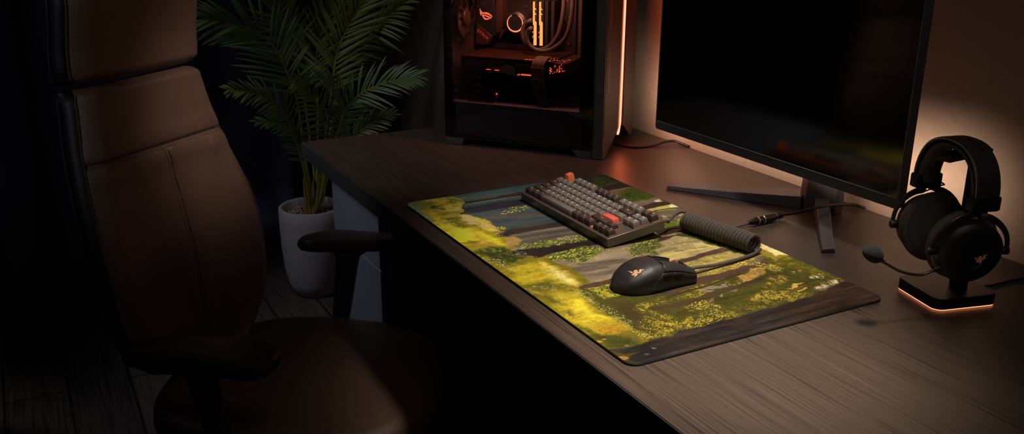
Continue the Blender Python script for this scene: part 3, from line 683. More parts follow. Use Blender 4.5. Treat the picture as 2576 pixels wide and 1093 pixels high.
pl = seg_lathe('plug', [(.0032, 0), (.0038, .02), (.0064, .16), (.0068, .2), (.0068, .25), (.0076, .26), (.0076, .42)], M['conn'], cc)
seg_lathe('ring', [(.0079, .24), (.0082, .25), (.0082, .268), (.0079, .278)], M['connring'], pl)
seg_lathe('ring', [(.0079, .40), (.0084, .41), (.0084, .43), (.0079, .44)], M['connring'], pl)
uc = thing('socket_cable', 'thin black cable with a metal socket running behind the monitor foot', 'cable', (1.3, 1.19, H))
sk = seg_lathe('socket', [(.0074, .445), (.0078, .45), (.0078, .74), (.006, .76), (.0058, .82), (.0046, .84), (.0045, 1.0)], M['conn'], uc)
for z in (.78, .84, .90, .95): seg_lathe('ring', [(.0054, z), (.0060, z + .008), (.0060, z + .018), (.0054, z + .026)], M['connring'] if z < .8 else M['conn'], sk)
bc = crom([cb2 - cax * .004, cb2 + cax * .006, (1.2225, 1.176, .755), (1.2358, 1.1530, .767), (1.2565, 1.1420, .773), (1.296, 1.1480, .769), (1.335, 1.1560, .761), (1.362, 1.1675, .754), (1.386, 1.174, .7465), (1.3945, 1.164, .7435)], 8)
obj('cable', MB().tube(bc, .0028, 8), M['bcable'], uc)
pcb = obj('power_cable', MB().tube(crom([(1.25, 1.80, H + .004), (1.262, 1.768, H + .004), (1.2785, 1.7498, H + .0032), (1.3217, 1.745, H + .0032), (1.36, 1.746, H + .008), (1.382, 1.741, H + .009), (1.392, 1.728, H + .006), (1.3965, 1.700, H + .0032)], 8), .0032, 8), M['bcable'])
tag(pcb, 'black power cable running from behind the computer tower to the wall', 'cable')
hcb = obj('charging_cable', MB().tube(crom([(1.222, .815, H + .006), (1.235, .809, H + .004), (1.25, .805, H + .003), (1.2685, .8013, H + .003), (1.3048, .8002, H + .003), (1.3336, .796, H + .003), (1.375, .79, H + .003)], 8), [.0034] * 10 + [.0024] * 39, 8), M['bcable'])
tag(hcb, 'short black cable leaving the headset stand towards the right', 'cable')

# mouse: one parametric body cut into shell, two buttons, side panels
MO = V((.7365, 1.0475, PAD + .0004)); mf = V((.9988, -.048, 0)).normalized(); ms = V((mf.y, -mf.x, 0)); ML = .1345   # ms: towards the near side
mo = thing('mouse', 'black computer mouse with a copper coloured emblem on its back', 'computer mouse', MO + mf * .06)
def mouse_pt(t, th, off=0.0):
    """t 0 rear..1 front; th 0 near-side base .. pi far-side base over the top"""
    if t < .5: wd = .0375 * (1 - max(0, (1 - t / .40)) ** 2.6) ** .5 if t < .40 else .0375 - .0045 * ((t - .40) / .1) ** 2 * .3
    else: wd = .0362 - .0052 * math.sin(min(1, (t - .5) / .45) * PI / 2)
    wd = max(wd, .004) * (1 - .10 * max(0, (t - .93) / .07) ** 2)
    hz = interp(t, [0, .04, .12, .25, .38, .5, .62, .75, .88, .96, 1], [.009, .016, .0262, .0362, .0408, .0412, .0385, .0335, .0265, .0218, .0185])
    c, s = math.cos(th), math.sin(th)
    pw = .55
    a = math.copysign(abs(c) ** pw, c); b = abs(s) ** .78
    tuck = 1 - .10 * (1 - b) ** 1.5 - .05 * math.exp(-((b - .35) / .2) ** 2) * (1 if t > .35 else t / .35)
    p = MO + mf * (ML * t) + ms * ((wd + off) * a * tuck) + Z * (.0012 + (hz - .0012 + off) * b)
    return p
def mgrid(t0, t1, a0, a1, nt=26, na=30, off=0.0, t0f=None, t1f=None):
    G = []
    for i in range(nt + 1):
        r = []
        for j in range(na + 1):
            th = a0 + (a1 - a0) * j / na
            ta = t0f(th) if t0f else t0; tb = t1f(th) if t1f else t1
            r.append(mouse_pt(ta + (tb - ta) * i / nt, th, off))
        G.append(r)
    return G
side_th = .74
def seam(th): # where the buttons begin
    return .545 + .02 * math.cos(th * 2) - .02 * abs(math.cos(th)) + .022 * math.exp(-((abs(th - PI / 2) - .26) / .13) ** 2)
core = MB(); core.loft([[mouse_pt(t, PI * k / 40, -.0011) for k in range(41)] for t in np.linspace(.004, .992, 40)])
obj('inner_body', core, M['dplastic'], mo)
def solid(name, G, m, par, th=.0011):
    o = obj(name, MB().grid(G), m, par)
    s = o.modifiers.new('skin', 'SOLIDIFY'); s.thickness = th; s.offset = -1; return o
shell_front = lambda th: seam(th) - .006 - .034 * math.exp(-((abs(th - PI / 2) - .26) / .13) ** 2) if side_th < th < PI - side_th else interp(min(th, PI - th), [0, side_th * .3, side_th], [.33, .36, .50])
obj('palm_shell', MB().grid(mgrid(.0, .5, 0, PI, 40, 70, 0, None, shell_front)), M['mouse'], mo)
gapw = .10
solid('left_button', mgrid(.5, .985, PI / 2 + gapw, PI - side_th, 24, 16, .0006, seam), M['mouse'], mo)
solid('right_button', mgrid(.5, .985, side_th, PI / 2 - gapw, 24, 16, .0006, seam), M['mouse'], mo)
for nm, a0, a1 in (('side_panel', .0, side_th - .05), ('side_panel', PI - side_th + .05, PI)):
    solid(nm, mgrid(.5, .985, a0, a1, 26, 12, .0, lambda th: shell_front(th) + .008), M['mside'], mo)
for t0, t1 in ((.50, .625), (.635, .78)):
    b = obj('side_button', MB().grid(mgrid(t0, t1, .50, .665, 10, 5, .0022, lambda th: t0 + (th - .5) * .1, lambda th: t1 - .02 + (th - .5) * .15)), M['mside'], mo)
    s = b.modifiers.new('skin', 'SOLIDIFY'); s.thickness = .003; s.offset = -1
wc = mouse_pt(.77, PI / 2); obj('scroll_wheel', MB().lathe([(.0085, -.003), (.0098, -.002), (.0098, .002), (.0085, .003)], wc - Z * .0062, ms, 24), M['mlogo'], mo)
cr_ = MB().tube([mouse_pt(t, PI / 2, -.0004) for t in np.linspace(.53, .97, 12)], .0009, 6); obj('centre_groove', cr_, M['gap'], mo)
obj('cord_sleeve', MB().tube([MO + mf * (ML * .95) + Z * .0115, MO + mf * (ML + .004) + Z * .0122], [.0044, .0038], 12), M['plastic'], mo)
# three-headed snake emblem, drawn flat then laid on the shell
SNAKE = [(-.62, .10), (-.46, .08), (-.35, .13), (-.33, .06), (-.20, .0), (-.16, .02), (-.13, .14), (.0, .33), (.13, .38), (.24, .36), (.31, .24), (.36, .16), (.44, .06), (.50, .0), (.55, .10), (.47, .26), (.47, .38), (.58, .47), (.75, .54), (1.04, .60), (.90, .46), (.74, .32), (.82, .20), (.82, .04), (.72, -.10), (.58, -.18), (.36, -.18), (.38, -.27), (.54, -.31), (.50, -.48), (.40, -.62), (.28, -.80), (.22, -.78), (.22, -.48), (.0, -.52), (-.20, -.50), (-.24, -.38), (-.16, -.24), (-.02, -.05), (-.06, .04), (-.14, -.03), (-.20, -.16), (-.34, -.18), (-.46, -.06)]
def tri_fill(pts):
    bm = bmesh.new(); vs = [bm.verts.new((a, b, 0)) for a, b in pts]; f = bm.faces.new(vs)
    bmesh.ops.triangulate(bm, faces=[f]); bmesh.ops.subdivide_edges(bm, edges=bm.edges, cuts=1, use_grid_fill=True)
    bm.verts.index_update(); v = [tuple(x.co) for x in bm.verts]; fs = [[q.index for q in x.verts] for x in bm.faces]; bm.free(); return v, fs
sv, sf = tri_fill(SNAKE)
def on_mouse(a, b):   # emblem right = towards the buttons, up = towards the far side
    s = .0112; c, d = a * .66 + b * .75, -a * .75 + b * .66
    return mouse_pt(.200 + c * s / ML, PI / 2 - .24 + d * s / .030, .00025)
obj('emblem', MB().add([on_mouse(a - .1, b + .05) for a, b, _ in sv], sf), M['mlogo'], mo, smooth=False)
# ------------------------------------------------------------------ monitor on its two-legged stand
mon = thing('monitor', 'large dark flat monitor in front of the warm lit wall', 'monitor', (1.27, 1.21, H))
FX, SY0, SY1, SZ0, SZ1 = 1.210, .9462, 1.5895, .8305, 1.196
yc, zc = (SY0 + SY1) / 2, (SZ0 + SZ1) / 2; sw, sh = SY1 - SY0, SZ1 - SZ0
shell = MB().loft([[V((x, yc + a, zc + b)) for a, b in rrect(sw - 2 * d, sh - 2 * d, .006, 4)] for x, d in ((FX + .0030, 0), (FX + .016, 0), (FX + .022, .006), (FX + .026, .05))])
obj('housing', shell, M['bezel'], mon)
rim = MB(); bz = .0035; bb = .0175
o_ = [(a, b) for a, b in rrect(sw, sh, .006, 4)]; iw, ih = sw - 2 * bz, sh - bz - bb
i_ = [(a, b + (bb - bz) / 2) for a, b in rrect(iw, ih, .002, 4)]
rim.loft([[V((FX + x, yc + a, zc + b)) for a, b in q] for x, q in ((.0032, o_), (.0006, o_), (0, [(a * .9985, b * .998) for a, b in o_]), (0, i_), (.0024, i_))], False, False)
obj('bezel', rim, M['bezel'], mon)
obj('screen', MB().poly([V((FX + .0014, yc + a, zc + b)) for a, b in i_]), M['screen'], mon, smooth=False)
tr_ = MB().box((FX + .0008, yc, SZ0 + bb + .0004), (.0022, iw, .0009)).box((FX + .0008, SY0 + bz + .0004, zc + (bb - bz) / 2), (.0022, .0009, ih))
obj('bezel_trim', tr_, M['trimgrey'], mon, smooth=False)
obj('status_light', MB().lathe([(.0006, 0), (.0006, -.0006)], (FX - .0002, SY0 + .030, SZ0 + .009), X, 10), M['connring'], mon)
obj('rear_cover', MB().loft([[V((x, 1.215 + a, 1.02 + b)) for a, b in rrect(.24 - d, .20 - d, .03, 5)] for x, d in ((FX + .02, 0), (FX + .05, .01), (FX + .06, .05))]), M['plastic'], mon)
ls = obj('back_light', MB().box((FX + .0278, yc, SZ0 + .030), (.003, sw - .05, .008)), M['bias'], mon, smooth=False)
ls['label'] = 'warm glowing light strip on the back'
# neck: wedge with its sharp edge to the front
npts = lambda s, dz: [V((1.2845 + dz * .06, 1.211, 0)), V((1.3035 + dz * .06, 1.2445 * 1, 0)), V((1.336 + dz * .03, 1.235, 0)), V((1.336 + dz * .03, 1.165, 0)), V((1.318 + dz * .06, 1.168, 0))]
obj('neck', MB().loft([[p + V((0, 0, z)) for p in npts(1, z - H)] for z in (H + .0006, H + .10, H + .26)]), M['stand'], mon, bevel=.0015)
obj('neck_mount', MB().box((1.29, 1.205, .985), (.075, .06, .05)), M['plastic'], mon, bevel=.003)
def leg(tip_a, tip_b, root_a, root_b, zt, zr):
    """flat tapering foot: tip edge a-b, root edge a-b, heights at tip and root"""
    ta, tb, ra, rb = V(tip_a + (0,)), V(tip_b + (0,)), V(root_a + (0,)), V(root_b + (0,)); rings = []
    for t in np.linspace(0, 1, 9):
        a = ta.lerp(ra, t); b = tb.lerp(rb, t); h = zt + (zr - zt) * t ** 1.3; m = (b - a) * .10
        rings.append([a + Z * (H + .0005), b + Z * (H + .0005), b - m * .6 + Z * (H + h), a + m + Z * (H + h)])
    return MB().loft(rings)
obj('leg', leg((1.1365, 1.4445), (1.1660, 1.4700), (1.2835, 1.220), (1.334, 1.262), .007, .024), M['stand'], mon, bevel=.0012)
obj('leg', leg((1.1650, 1.0195), (1.1420, 1.0290), (1.322, 1.184), (1.292, 1.196), .008, .030), M['stand'], mon, bevel=.0012)

# ------------------------------------------------------------------ computer tower
an = math.radians(140.3); PD = V((math.sin(an), math.cos(an), 0)); PE = V((-PD.y, PD.x, 0)); PC0 = V((1.146, 1.696, H))
pc = thing('computer_tower', 'tall dark computer tower with glass side and glowing orange front strip', 'computer', PC0 - PD * .2 + PE * .13)
def P(l, e, z): return PC0 + PD * l + PE * e + Z * z
AX = (PD, PE, Z); TW, TLn, TZ = .262, -.395, .468
def pbox(l0, l1, e0, e1, z0, z1): return MB().box(P((l0 + l1) / 2, (e0 + e1) / 2, (z0 + z1) / 2), (l1 - l0, e1 - e0, z1 - z0), AX)
def flatp(pts, e, th): return MB().prism(pts, P(0, e, 0), PD, Z, PE, th)      # outline in (length,height), thickness into the case
fr_l = [(0, .0008), (.030, .0008), (.048, .012), (.124, .042), (.124, TZ), (0, TZ)]
fr_r = [(.166, .048), (.236, .006), (TW, .006), (TW, TZ), (.166, TZ)]
front = MB().prism(fr_l, P(-.026, 0, 0), PE, Z, PD, .026).prism(fr_r, P(-.026, 0, 0), PE, Z, PD, .026)
fp = obj('front_panel', front, M['case'], pc, bevel=.0015)
obj('light_channel', MB().prism([(.124, .040), (.145, .050), (.166, .046), (.166, TZ), (.124, TZ)], P(-.024, 0, 0), PE, Z, PD, .0225), M['chan'], pc)
st = MB().prism([(.1395, .051), (.1485, .058), (.1485, TZ), (.1395, TZ)], P(-.004, 0, 0), PE, Z, PD, .0046)
st.prism([(.1395, .051), (.1485, .058), (.139, .036), (.130, .031)], P(-.004, 0, 0), PE, Z, PD, .0046)
ls = obj('led_strip', st, M['led'], pc, smooth=False); ls['label'] = 'glowing orange strip down the front'
mi = obj('mesh_insert', MB().box(P(.0002, .062, .256), (.0014, .112, .41), AX), M['fmesh'], pc, smooth=False)
obj('lit_holes', MB().box(P(.0008, .026, .20), (.0012, .006, .10), AX).box(P(.0008, .026, .33), (.0012, .006, .07), AX), M['speckle'], mi, smooth=False)
obj('top_panel', pbox(TLn, -.026, 0, TW, TZ - .012, TZ), M['case'], pc, bevel=.0015)
obj('bottom_panel', pbox(TLn, -.026, .0005, TW, .018, .028), M['case'], pc, bevel=.001)
obj('rear_panel', pbox(TLn, TLn + .008, .0005, TW, .028, TZ - .012), M['inner'], pc)
obj('far_side_panel', pbox(TLn + .008, -.026, TW - .006, TW, .028, TZ - .012), M['case'], pc)
obj('front_liner', pbox(-.048, -.026, .004, TW - .006, .028, TZ - .012), M['inner'], pc)
obj('motherboard_tray', pbox(TLn + .008, -.048, .205, .209, .105, TZ - .012), M['inner'], pc)
for l0, l1, e0, e1 in ((-.392, -.345, .0, .05), (-.074, -.028, .0, .05), (-.392, -.345, TW - .05, TW), (-.074, -.028, TW - .05, TW)):
    pts = [(l0, .018), (l0, .0008), (l1 - .008, .0008), (l1, .018)] if l0 < -.2 else [(l0, .018), (l0 + .014, .0008), (l1, .0008), (l1, .018)]
    obj('foot', flatp(pts, e0, e1 - e0), M['case'], pc, bevel=.001)
# glass side with a black printed border
GL0, GL1, GZ0, GZ1 = TLn + .001, -.0255, .021, TZ - .002
obj('glass_panel', MB().box(P((GL0 + GL1) / 2, -.0014, (GZ0 + GZ1) / 2), (GL1 - GL0, .0018, GZ1 - GZ0), AX), M['bglass'], pc, smooth=False)
bd = MB()
for l0, l1, z0, z1 in ((GL0, GL0 + .021, GZ0, GZ1), (GL1 - .0255, GL1, GZ0, GZ1), (GL0 + .021, GL1 - .0255, GZ0, .0285), (GL0 + .021, GL1 - .0255, GZ1 - .02, GZ1)):
    bd.box(P((l0 + l1) / 2, .0002, (z0 + z1) / 2), (l1 - l0, .0012, z1 - z0), AX)
obj('glass_border', bd, M['caseblack'], pc, smooth=False)
obj('power_shroud', pbox(TLn + .010, -.050, .010, .20, .0285, .1045), M['shroud'], pc, bevel=.001)
vt = MB()
for k in range(13): vt.box(P(-.345 + k * .0053, .03 + .002 * 0, .1052), (.0024, .020, .001), AX)
obj('vent_slots', vt, M['gap'], pc)
mbd = obj('motherboard', pbox(-.383, -.135, .196, .203, .118, .44), M['board'], pc)
chips = MB(); rg = random.Random(4)
for k in range(70):
    l, z = rg.uniform(-.30, -.145), rg.uniform(.215, .42); s = rg.uniform(.002, .007)
    chips.box(P(l, .1945, z), (s, .004, rg.uniform(.002, .007)), AX)
obj('components', chips, M['hsink'], mbd)
iou = obj('port_cover', flatp([(-.3767, .43), (-.3419, .43), (-.3283, .3046), (-.3273, .2471), (-.3358, .2418), (-.3784, .2764)], .15, .045), M['gpu'], pc, bevel=.001)
lo = obj('port_cover_skirt', flatp([(-.3775, .2757), (-.335, .2431), (-.3467, .223), (-.3791, .2221)], .148, .045), M['hsink'], pc, bevel=.0008)
EA = [(-.3669, .2949), (-.3683, .3001), (-.3650, .3055), (-.3624, .3004), (-.3498, .3009), (-.344, .299), (-.3372, .2945), (-.3348, .2912), (-.3358, .2898), (-.342, .2934), (-.3488, .2957), (-.3566, .2967), (-.3639, .2968), (-.366, .2915)]
EB = [(-.3635, .2955), (-.3537, .2942), (-.345, .292), (-.3383, .2888), (-.3367, .2876), (-.3383, .2862), (-.34, .287), (-.3467, .2876 + .0012), (-.3535, .2911), (-.3594, .2927), (-.3555, .2876), (-.3506, .2862), (-.3467, .2868), (-.3402, .2861), (-.3459, .2836), (-.3518, .2825), (-.3567, .2835), (-.3601, .2882)]
em = flatp(EA, .1494, .0005).prism(EB, P(0, .1494, 0), PD, Z, PE, .0005).prism([(-.3691, .3053), (-.3677, .3098), (-.3665, .3063), (-.3672, .3010)], P(0, .1494, 0), PD, Z, PE, .0005)
e_ = obj('lit_emblem', em, M['logo'], iou, smooth=False); e_['label'] = 'glowing orange eye emblem'
vs, fs = text_geo('STRIX', .014); c0 = V((-.3595, .2462)); dx = V((.816, -.578)); dy = V((.35, .937))
obj('lettering', MB().add([P(c0.x + dx.x * a + dy.x * b * .8, .1476, c0.y + dx.y * a + dy.y * b * .8) for a, b, _ in vs], fs), M['ledfaint'], lo, smooth=False)
hs_ = flatp([(-.3251, .43), (-.3126, .43), (-.3124, .2647), (-.3252, .2505), (-.3295, .259)], .158, .035)
for k in range(3): hs_.prism([(-.3245 + k * .004, .43), (-.3228 + k * .004, .43), (-.3228 + k * .004, .262 + k * .003), (-.3245 + k * .004, .258 + k * .003)], P(0, .1565, 0), PD, Z, PE, .002)
hs_.prism([(-.3178, .262), (-.3041, .2585), (-.321, .2359)], P(0, .16, 0), PD, Z, PE, .03)
obj('heatsink', hs_, M['hsink'], pc, smooth=False)
hk = flatp([(-.31, .43), (-.20, .43), (-.20, .355), (-.225, .345), (-.31, .345)], .165, .03); obj('heatsink', hk, M['hsink'], pc, bevel=.001)
pu = P(-.267, .13, .2808)
cl_ = obj('liquid_cooler', MB().lathe([(.0265, .066), (.030, .06), (.030, .012), (.027, .004), (.0205, .0), (.0195, .002)], pu, PE, 40), M['gpu'], pc)
obj('cap', MB().lathe([(.0001, -.001), (.0185, -.001), (.0190, .002)], pu, PE, 40, False, False), M['pumpcap'], cl_)
ring = [pu + PD * (.0198 * math.sin(t)) + Z * (.0198 * math.cos(t)) - PE * .0008 for t in np.linspace(.42, 2 * PI - .42, 60)]
rr_ = obj('light_ring', MB().tube(ring, [.0006 + .0012 * math.sin(PI * k / 59) for k in range(60)], 8), M['ring'], cl_); rr_['label'] = 'glowing orange ring'
R1 = [(-.2238, .3325), (-.2193, .3333), (-.2191, .3185), (-.2154, .3151), (-.2154, .3139), (-.2191, .3155), (-.219, .3072), (-.2153, .3036), (-.2152, .3024), (-.219, .3039), (-.2187, .2881), (-.2145, .2847), (-.2137, .2304), (-.2212, .23), (-.2209, .2772), (-.2231, .2795)]
for k in range(2):
    d = .0156 * k
    s_ = obj('memory_stick', flatp([(-.2255 + d, .2285), (-.2125 + d, .2285), (-.2125 + d, .336), (-.2255 + d, .336)], .137, .058), M['gap'], pc)
    b_ = obj('light_bar', flatp([(a + d, b) for a, b in R1], .1352, .0016), M['ram'], s_, smooth=False); b_['label'] = 'glowing yellow orange notched bar'
    obj('light_bar', flatp([(-.2244 + d, .262), (-.2222 + d, .264), (-.2222 + d, .2605), (-.2244 + d, .2585)], .1355, .001).prism([(-.2244 + d, .251), (-.2222 + d, .253), (-.2222 + d, .2495), (-.2244 + d, .2475)], P(0, .1355, 0), PD, Z, PE, .001), M['ledred'], s_, smooth=False)
for k in range(2):
    d = .031 + .0156 * k
    obj('memory_stick', flatp([(-.2255 + d, .2285), (-.2175 + d, .2285), (-.2175 + d, .336), (-.2255 + d, .336)], .139, .056), M['gap'], pc)
H1 = [(-.2196, .2919), (-.2337, .2817), (-.24, .2647), (-.2386, .2503), (-.2306, .2363), (-.2175, .2262), (-.1993, .2237), (-.1801, .2284), (-.1637, .2414), (-.1513, .2599), (-.1442, .2815), (-.1398, .3074), (-.1378, .3307), (-.1375, .3653), (-.139, .455)]
H2 = [(-.2124, .2755), (-.2206, .268), (-.2237, .256), (-.219, .2408), (-.2047, .2285), (-.1841, .2237), (-.1638, .2279), (-.1438, .2403), (-.1279, .2565), (-.1185, .278), (-.1141, .2991), (-.1112, .328), (-.1104, .3678), (-.112, .455)]
obj('coolant_hose', MB().tube(crom([P(-.2418, .165, .2846)] + [P(a, .11, b) for a, b in H1], 6), .0052, 12), M['hose'], pc)
obj('coolant_hose', MB().tube(crom([P(-.2427, .165, .2655)] + [P(a, .094, b) for a, b in H2], 6), .0052, 12), M['hose'], pc)
ch = MB()
for k in range(10): ch.box(P(-.176, .178, .247 + k * .0038), (.028, .03, .0017), AX)
obj('heatsink', ch.box(P(-.176, .188, .264), (.03, .012, .042), AX), M['hsink'], pc, smooth=False)
fanr = P(-.376, .068, .297)
fo = obj('case_fan', MB().lathe([(.049, -.006), (.051, -.006), (.051, .010), (.0475, .010), (.0475, -.004)], fanr, PD, 40, False, False), M['gpu'], pc)
obj('hub', MB().lathe([(.0195, -.005), (.0195, .010), (.017, .012), (.0005, .012)], fanr, PD, 32), M['hsink'], fo)
uu = PD.orthogonal().normalized(); ww = PD.cross(uu)
for k in range(9):
    G = []
    for i in range(8):
        r = .018 + .0285 * i / 7; row_ = []
        for j in range(7):
            t = 2 * PI * k / 9 + (j / 6) * .56 + i * .05; row_.append(fanr + (uu * math.cos(t) + ww * math.sin(t)) * r + PD * (-.003 + .009 * j / 6))
        G.append(row_)
    b = obj('blade', MB().grid(G), M['fan'], fo); b.modifiers.new('skin', 'SOLIDIFY').thickness = .0008
# graphics card
gp = obj('graphics_card', flatp([(-.366, .1955), (-.366, .177), (-.3533, .1764), (-.2956, .1715), (-.2734, .1775), (-.2171, .1698), (-.1802, .1695), (-.1317, .173), (-.1317, .2085), (-.366, .2085)], .032, .155), M['gpu'], pc, bevel=.001)
obj('backplate', flatp([(-.3641, .2088), (-.1354, .2088), (-.1354, .2118), (-.3641, .2118)], .030, .160), M['gputop'], gp, bevel=.0006)
obj('end_cap', flatp([(-.1317, .174), (-.103, .178), (-.101, .2085), (-.1317, .2085)], .036, .13), M['hsink'], gp, bevel=.001)
obj('side_plate', flatp([(-.3533, .2015), (-.2503, .2065), (-.2597, .1935), (-.350, .188)], .0305, .002), M['gpanel'], gp, bevel=.0006)
obj('side_plate', flatp([(-.2254, .1990), (-.1840, .2000), (-.1840, .1856), (-.227, .1880)], .0305, .002), M['gpanel'], gp, bevel=.0006)
obj('side_plate', flatp([(-.2972, .1905), (-.2472, .1962), (-.2285, .1905), (-.2254, .1725), (-.2734, .1782), (-.2972, .1728)], .0312, .001), M['shroud'], gp, bevel=.0004)
obj('board_cover', flatp([(-.342, .2135), (-.327, .2260), (-.245, .2260), (-.230, .2135)], .160, .035), M['gpu'], pc, bevel=.001)
obj('liner_lit_band', pbox(-.0600, -.0490, .006, .012, .106, .45), M['hsink'], pc)  # lighter strip standing in for the lit band on the liner's edge
sl = MB()
for a0, a1, z, h in ((-.3006, -.2887, .1827, .0012), (-.2785, -.267, .1824, .0014), (-.2121, -.1852, .1763, .0028)): sl.prism([(a0, z - h / 2), (a1, z - h / 2), (a1, z + h / 2), (a0, z + h / 2)], P(0, .0304, 0), PD, Z, PE, .0006)
sl.prism([(-.223, .1748), (-.2190, .1757), (-.2145, .1790), (-.2160, .1765), (-.2148, .1745), (-.219, .1742)], P(0, .0304, 0), PD, Z, PE, .0006)
obj('light_slit', sl, M['ledred'], gp, smooth=False)
gl_ = MB(); rg = random.Random(9)
for k in range(26):
    t = rg.random(); l = -.1405 + .037 * t; gl_.box(P(l, .030 if l < -.132 else .035, rg.uniform(.183, .200) + .008 * t), (rg.uniform(.001, .0035), .0012, rg.uniform(.0006, .0022)), AX)
for k in range(22):
    t = rg.random(); gl_.box(P(-.205 + .10 * t, .0295 + .04 * rg.random() * (t > .4), .2126), (rg.uniform(.001, .004), .0018, .0008), AX)
obj('light_specks', gl_, M['ledred'], gp, smooth=False)
vs, fs = text_geo('GEFORCE RTX', .0068); obj('lettering', MB().add([P(-.287 + a, .17 - b * .9, .2121) for a, b, _ in vs], fs), M['sleeve'], gp, smooth=False)
for k in range(8):
    t = (k - 3.5) * .0039
    path = crom([P(-.1635 + t, .06, .2165), P(-.164 + t, .040, .217), P(-.1655 + t, .024, .209), P(-.167 + t, .020, .196), P(-.167 + t, .020, .170), P(-.1635 + t, .021, .145), P(-.161 + t * .9, .024, .132), P(-.156 + t * .7, .03, .118), P(-.146 + t * .5, .036, .106)], 6)
    obj('power_cable', MB().tube(path, .0017, 8), M['sleeve'], pc)
for z, l in ((.196, -.167), (.169, -.167), (.135, -.1615)):
    obj('cable_comb', MB().box(P(l, .0205 if z > .14 else .0235, z), (.033, .0046, .0028), AX), M['sleeve'], pc, bevel=.0005)
for za, zb in ((.1420, .154), (.1251, .1372), (.1065, .1203)):
    obj('slot_cover', MB().tube([P(-.3838, .10, za), P(-.3838, .03, za + .001)], .0035, 4).box(P(-.364, .1, (za + zb) / 2), (.04, .004, .006), AX), M['shroud'], pc, smooth=False)
lb = obj('indicator_light', MB().lathe([(.0002, -.0022), (.0018, -.0012), (.0022, 0), (.0018, .0012)], P(-.3108, .12, .1075), Z, 14), M['ledred'], pc); lb['label'] = 'small glowing red dot'
cb3 = MB(); rg = random.Random(2)
for k in range(14): cb3.tube(crom([P(-.30 + rg.uniform(0, .14), .15, .112), P(-.27 + rg.uniform(0, .12), .13, .112 + rg.uniform(.01, .03)), P(-.2 + rg.uniform(-.05, .06), .14, .108)], 5), .0018, 6)
obj('loose_wiring', cb3, M['dplastic'], pc)

# ------------------------------------------------------------------ headset stand and headset
ha, hf = V((-.25, -.968, 0)).normalized(), V((-.968, .25, 0)).normalized(); H0 = V((1.139, .803, H))
B0 = V((1.172, .8125, H))
hst = thing('headset_stand', 'black square headset stand with a thin glowing orange line around its base', 'headset stand', B0)
def slab(w, d, r, z0, z1, m, nm, par, bev=.0): return obj(nm, MB().loft([[B0 + hf * a + ha * b + Z * z for a, b in rrect(w - k, d - k, r, 6)] for z, k in ((z0, .0), (z1 - bev, .0), (z1, bev * 1.6))]), m, par)
slab(.1045, .096, .014, .0025, .0185, M['plastic'], 'base', hst, .0012)
gl2 = slab(.1036, .0951, .0138, .0010, .0028, M['hled'], 'glow_line', hst); gl2['label'] = 'thin glowing orange line'
slab(.098, .09, .012, .0002, .0012, M['rubber'], 'rubber_pad', hst)
PB = V((1.1815, .8005, H))
pr = [(-.013, -.006), (.013, -.006), (.013, .006), (-.013, .006)]
def postc(z): return PB - hf * (.0 + .010 * (z / .22)) + V((.002, .012, 0)) * (z / .22) + Z * z
obj('post', MB().loft([[postc(z) + ha * a + hf * b for a, b in pr] for z in (.018, .10, .17, .222)]), M['plastic'], hst, bevel=.0012)
hp = postc(.224); tipv = H0 + hf * .030 + ha * .004 + Z * .2285; hd = (tipv - hp); hd.z = 0; hl_ = hd.length; hd.normalize(); hw = Z.cross(hd)
obj('hanger', MB().box(hp + hd * (hl_ / 2 - .004) - Z * .0018, (hl_ + .012, .026, .0085), (hd, hw, Z)), M['plastic'], hst, bevel=.001)

hs = thing('headset', 'black over-ear gaming headset with boom microphone hanging on a stand', 'headset', H0 + Z * .1)
def HP(l, f_, z): return H0 + ha * l + hf * f_ + Z * z
def arch(off, n=48, z0=.178):
    """points of the band's arch, off = distance inside the outer line"""
    o = []
    for k in range(n + 1):
        t = PI * k / n; a = .0665 - off; b = .2483 - z0 - off
        c, s = math.cos(t), math.sin(t)
        o.append((-a * math.copysign(abs(c) ** .86, c), z0 + b * abs(s) ** .92, t))
    return o
def band(name, o0, o1, f0, f1, m, rnd, z0=.178, n=48):
    A, B = arch(o0, n, z0), arch(o1, n, z0); rings = []
    for (l0, z0_, t), (l1, z1_, _) in zip(A, B):
        r = []
        for a, b in rrect(1, 1, rnd, 4):
            k = .5 - b; r.append(HP(l0 + (l1 - l0) * k, (f0 + f1) / 2 + (f1 - f0) * a, z0_ + (z1_ - z0_) * k))
        rings.append(r)
    return obj(name, MB().loft(rings), m, hs)
bnd = band('headband', 0, .0055, -.0185, .0185, M['leatherette'], .16)
pad_ = band('headband_padding', .005, .0165, -.0175, .0175, M['cloth'], .42, .170)
obj('edge_highlight', MB().tube([HP(l, .0182, z) for l, z, t in arch(.0022, 60)], .0009, 6), M['trim'], bnd)  # light tan paints the highlight along the band's front edge
vs, fs = text_geo('RAZER', .0125)
def on_band(x, y):
    A = arch(-.0004, 200); L_ = [0]
    for p, q in zip(A[:-1], A[1:]): L_.append(L_[-1] + math.hypot(q[0] - p[0], q[1] - p[1]))
    s_ = L_[-1] * .60 - x; l = np.interp(s_, L_, [p[0] for p in A]); z = np.interp(s_, L_, [p[1] for p in A]); return HP(float(l), -y - .003, float(z))
lt = obj('embossed_lettering', MB().add([on_band(a, b) for a, b, _ in vs], fs), M['gap'], bnd, smooth=False)
obj('padding_bulge', MB().loft([[HP(l + .0, -.0185 - .004 * math.sin(PI * k / 8), z) + (HP(0, 0, 0) - H0) for k in range(9)] for l, z, t in arch(.002, 24)[9:17]], False, False), M['leatherette'], bnd)
hn = (ha * math.cos(.22) + hf * math.sin(.22)).normalized(); ht = Z.cross(hn).normalized()   # ear-cup axis (outwards near side) and its horizontal tangent
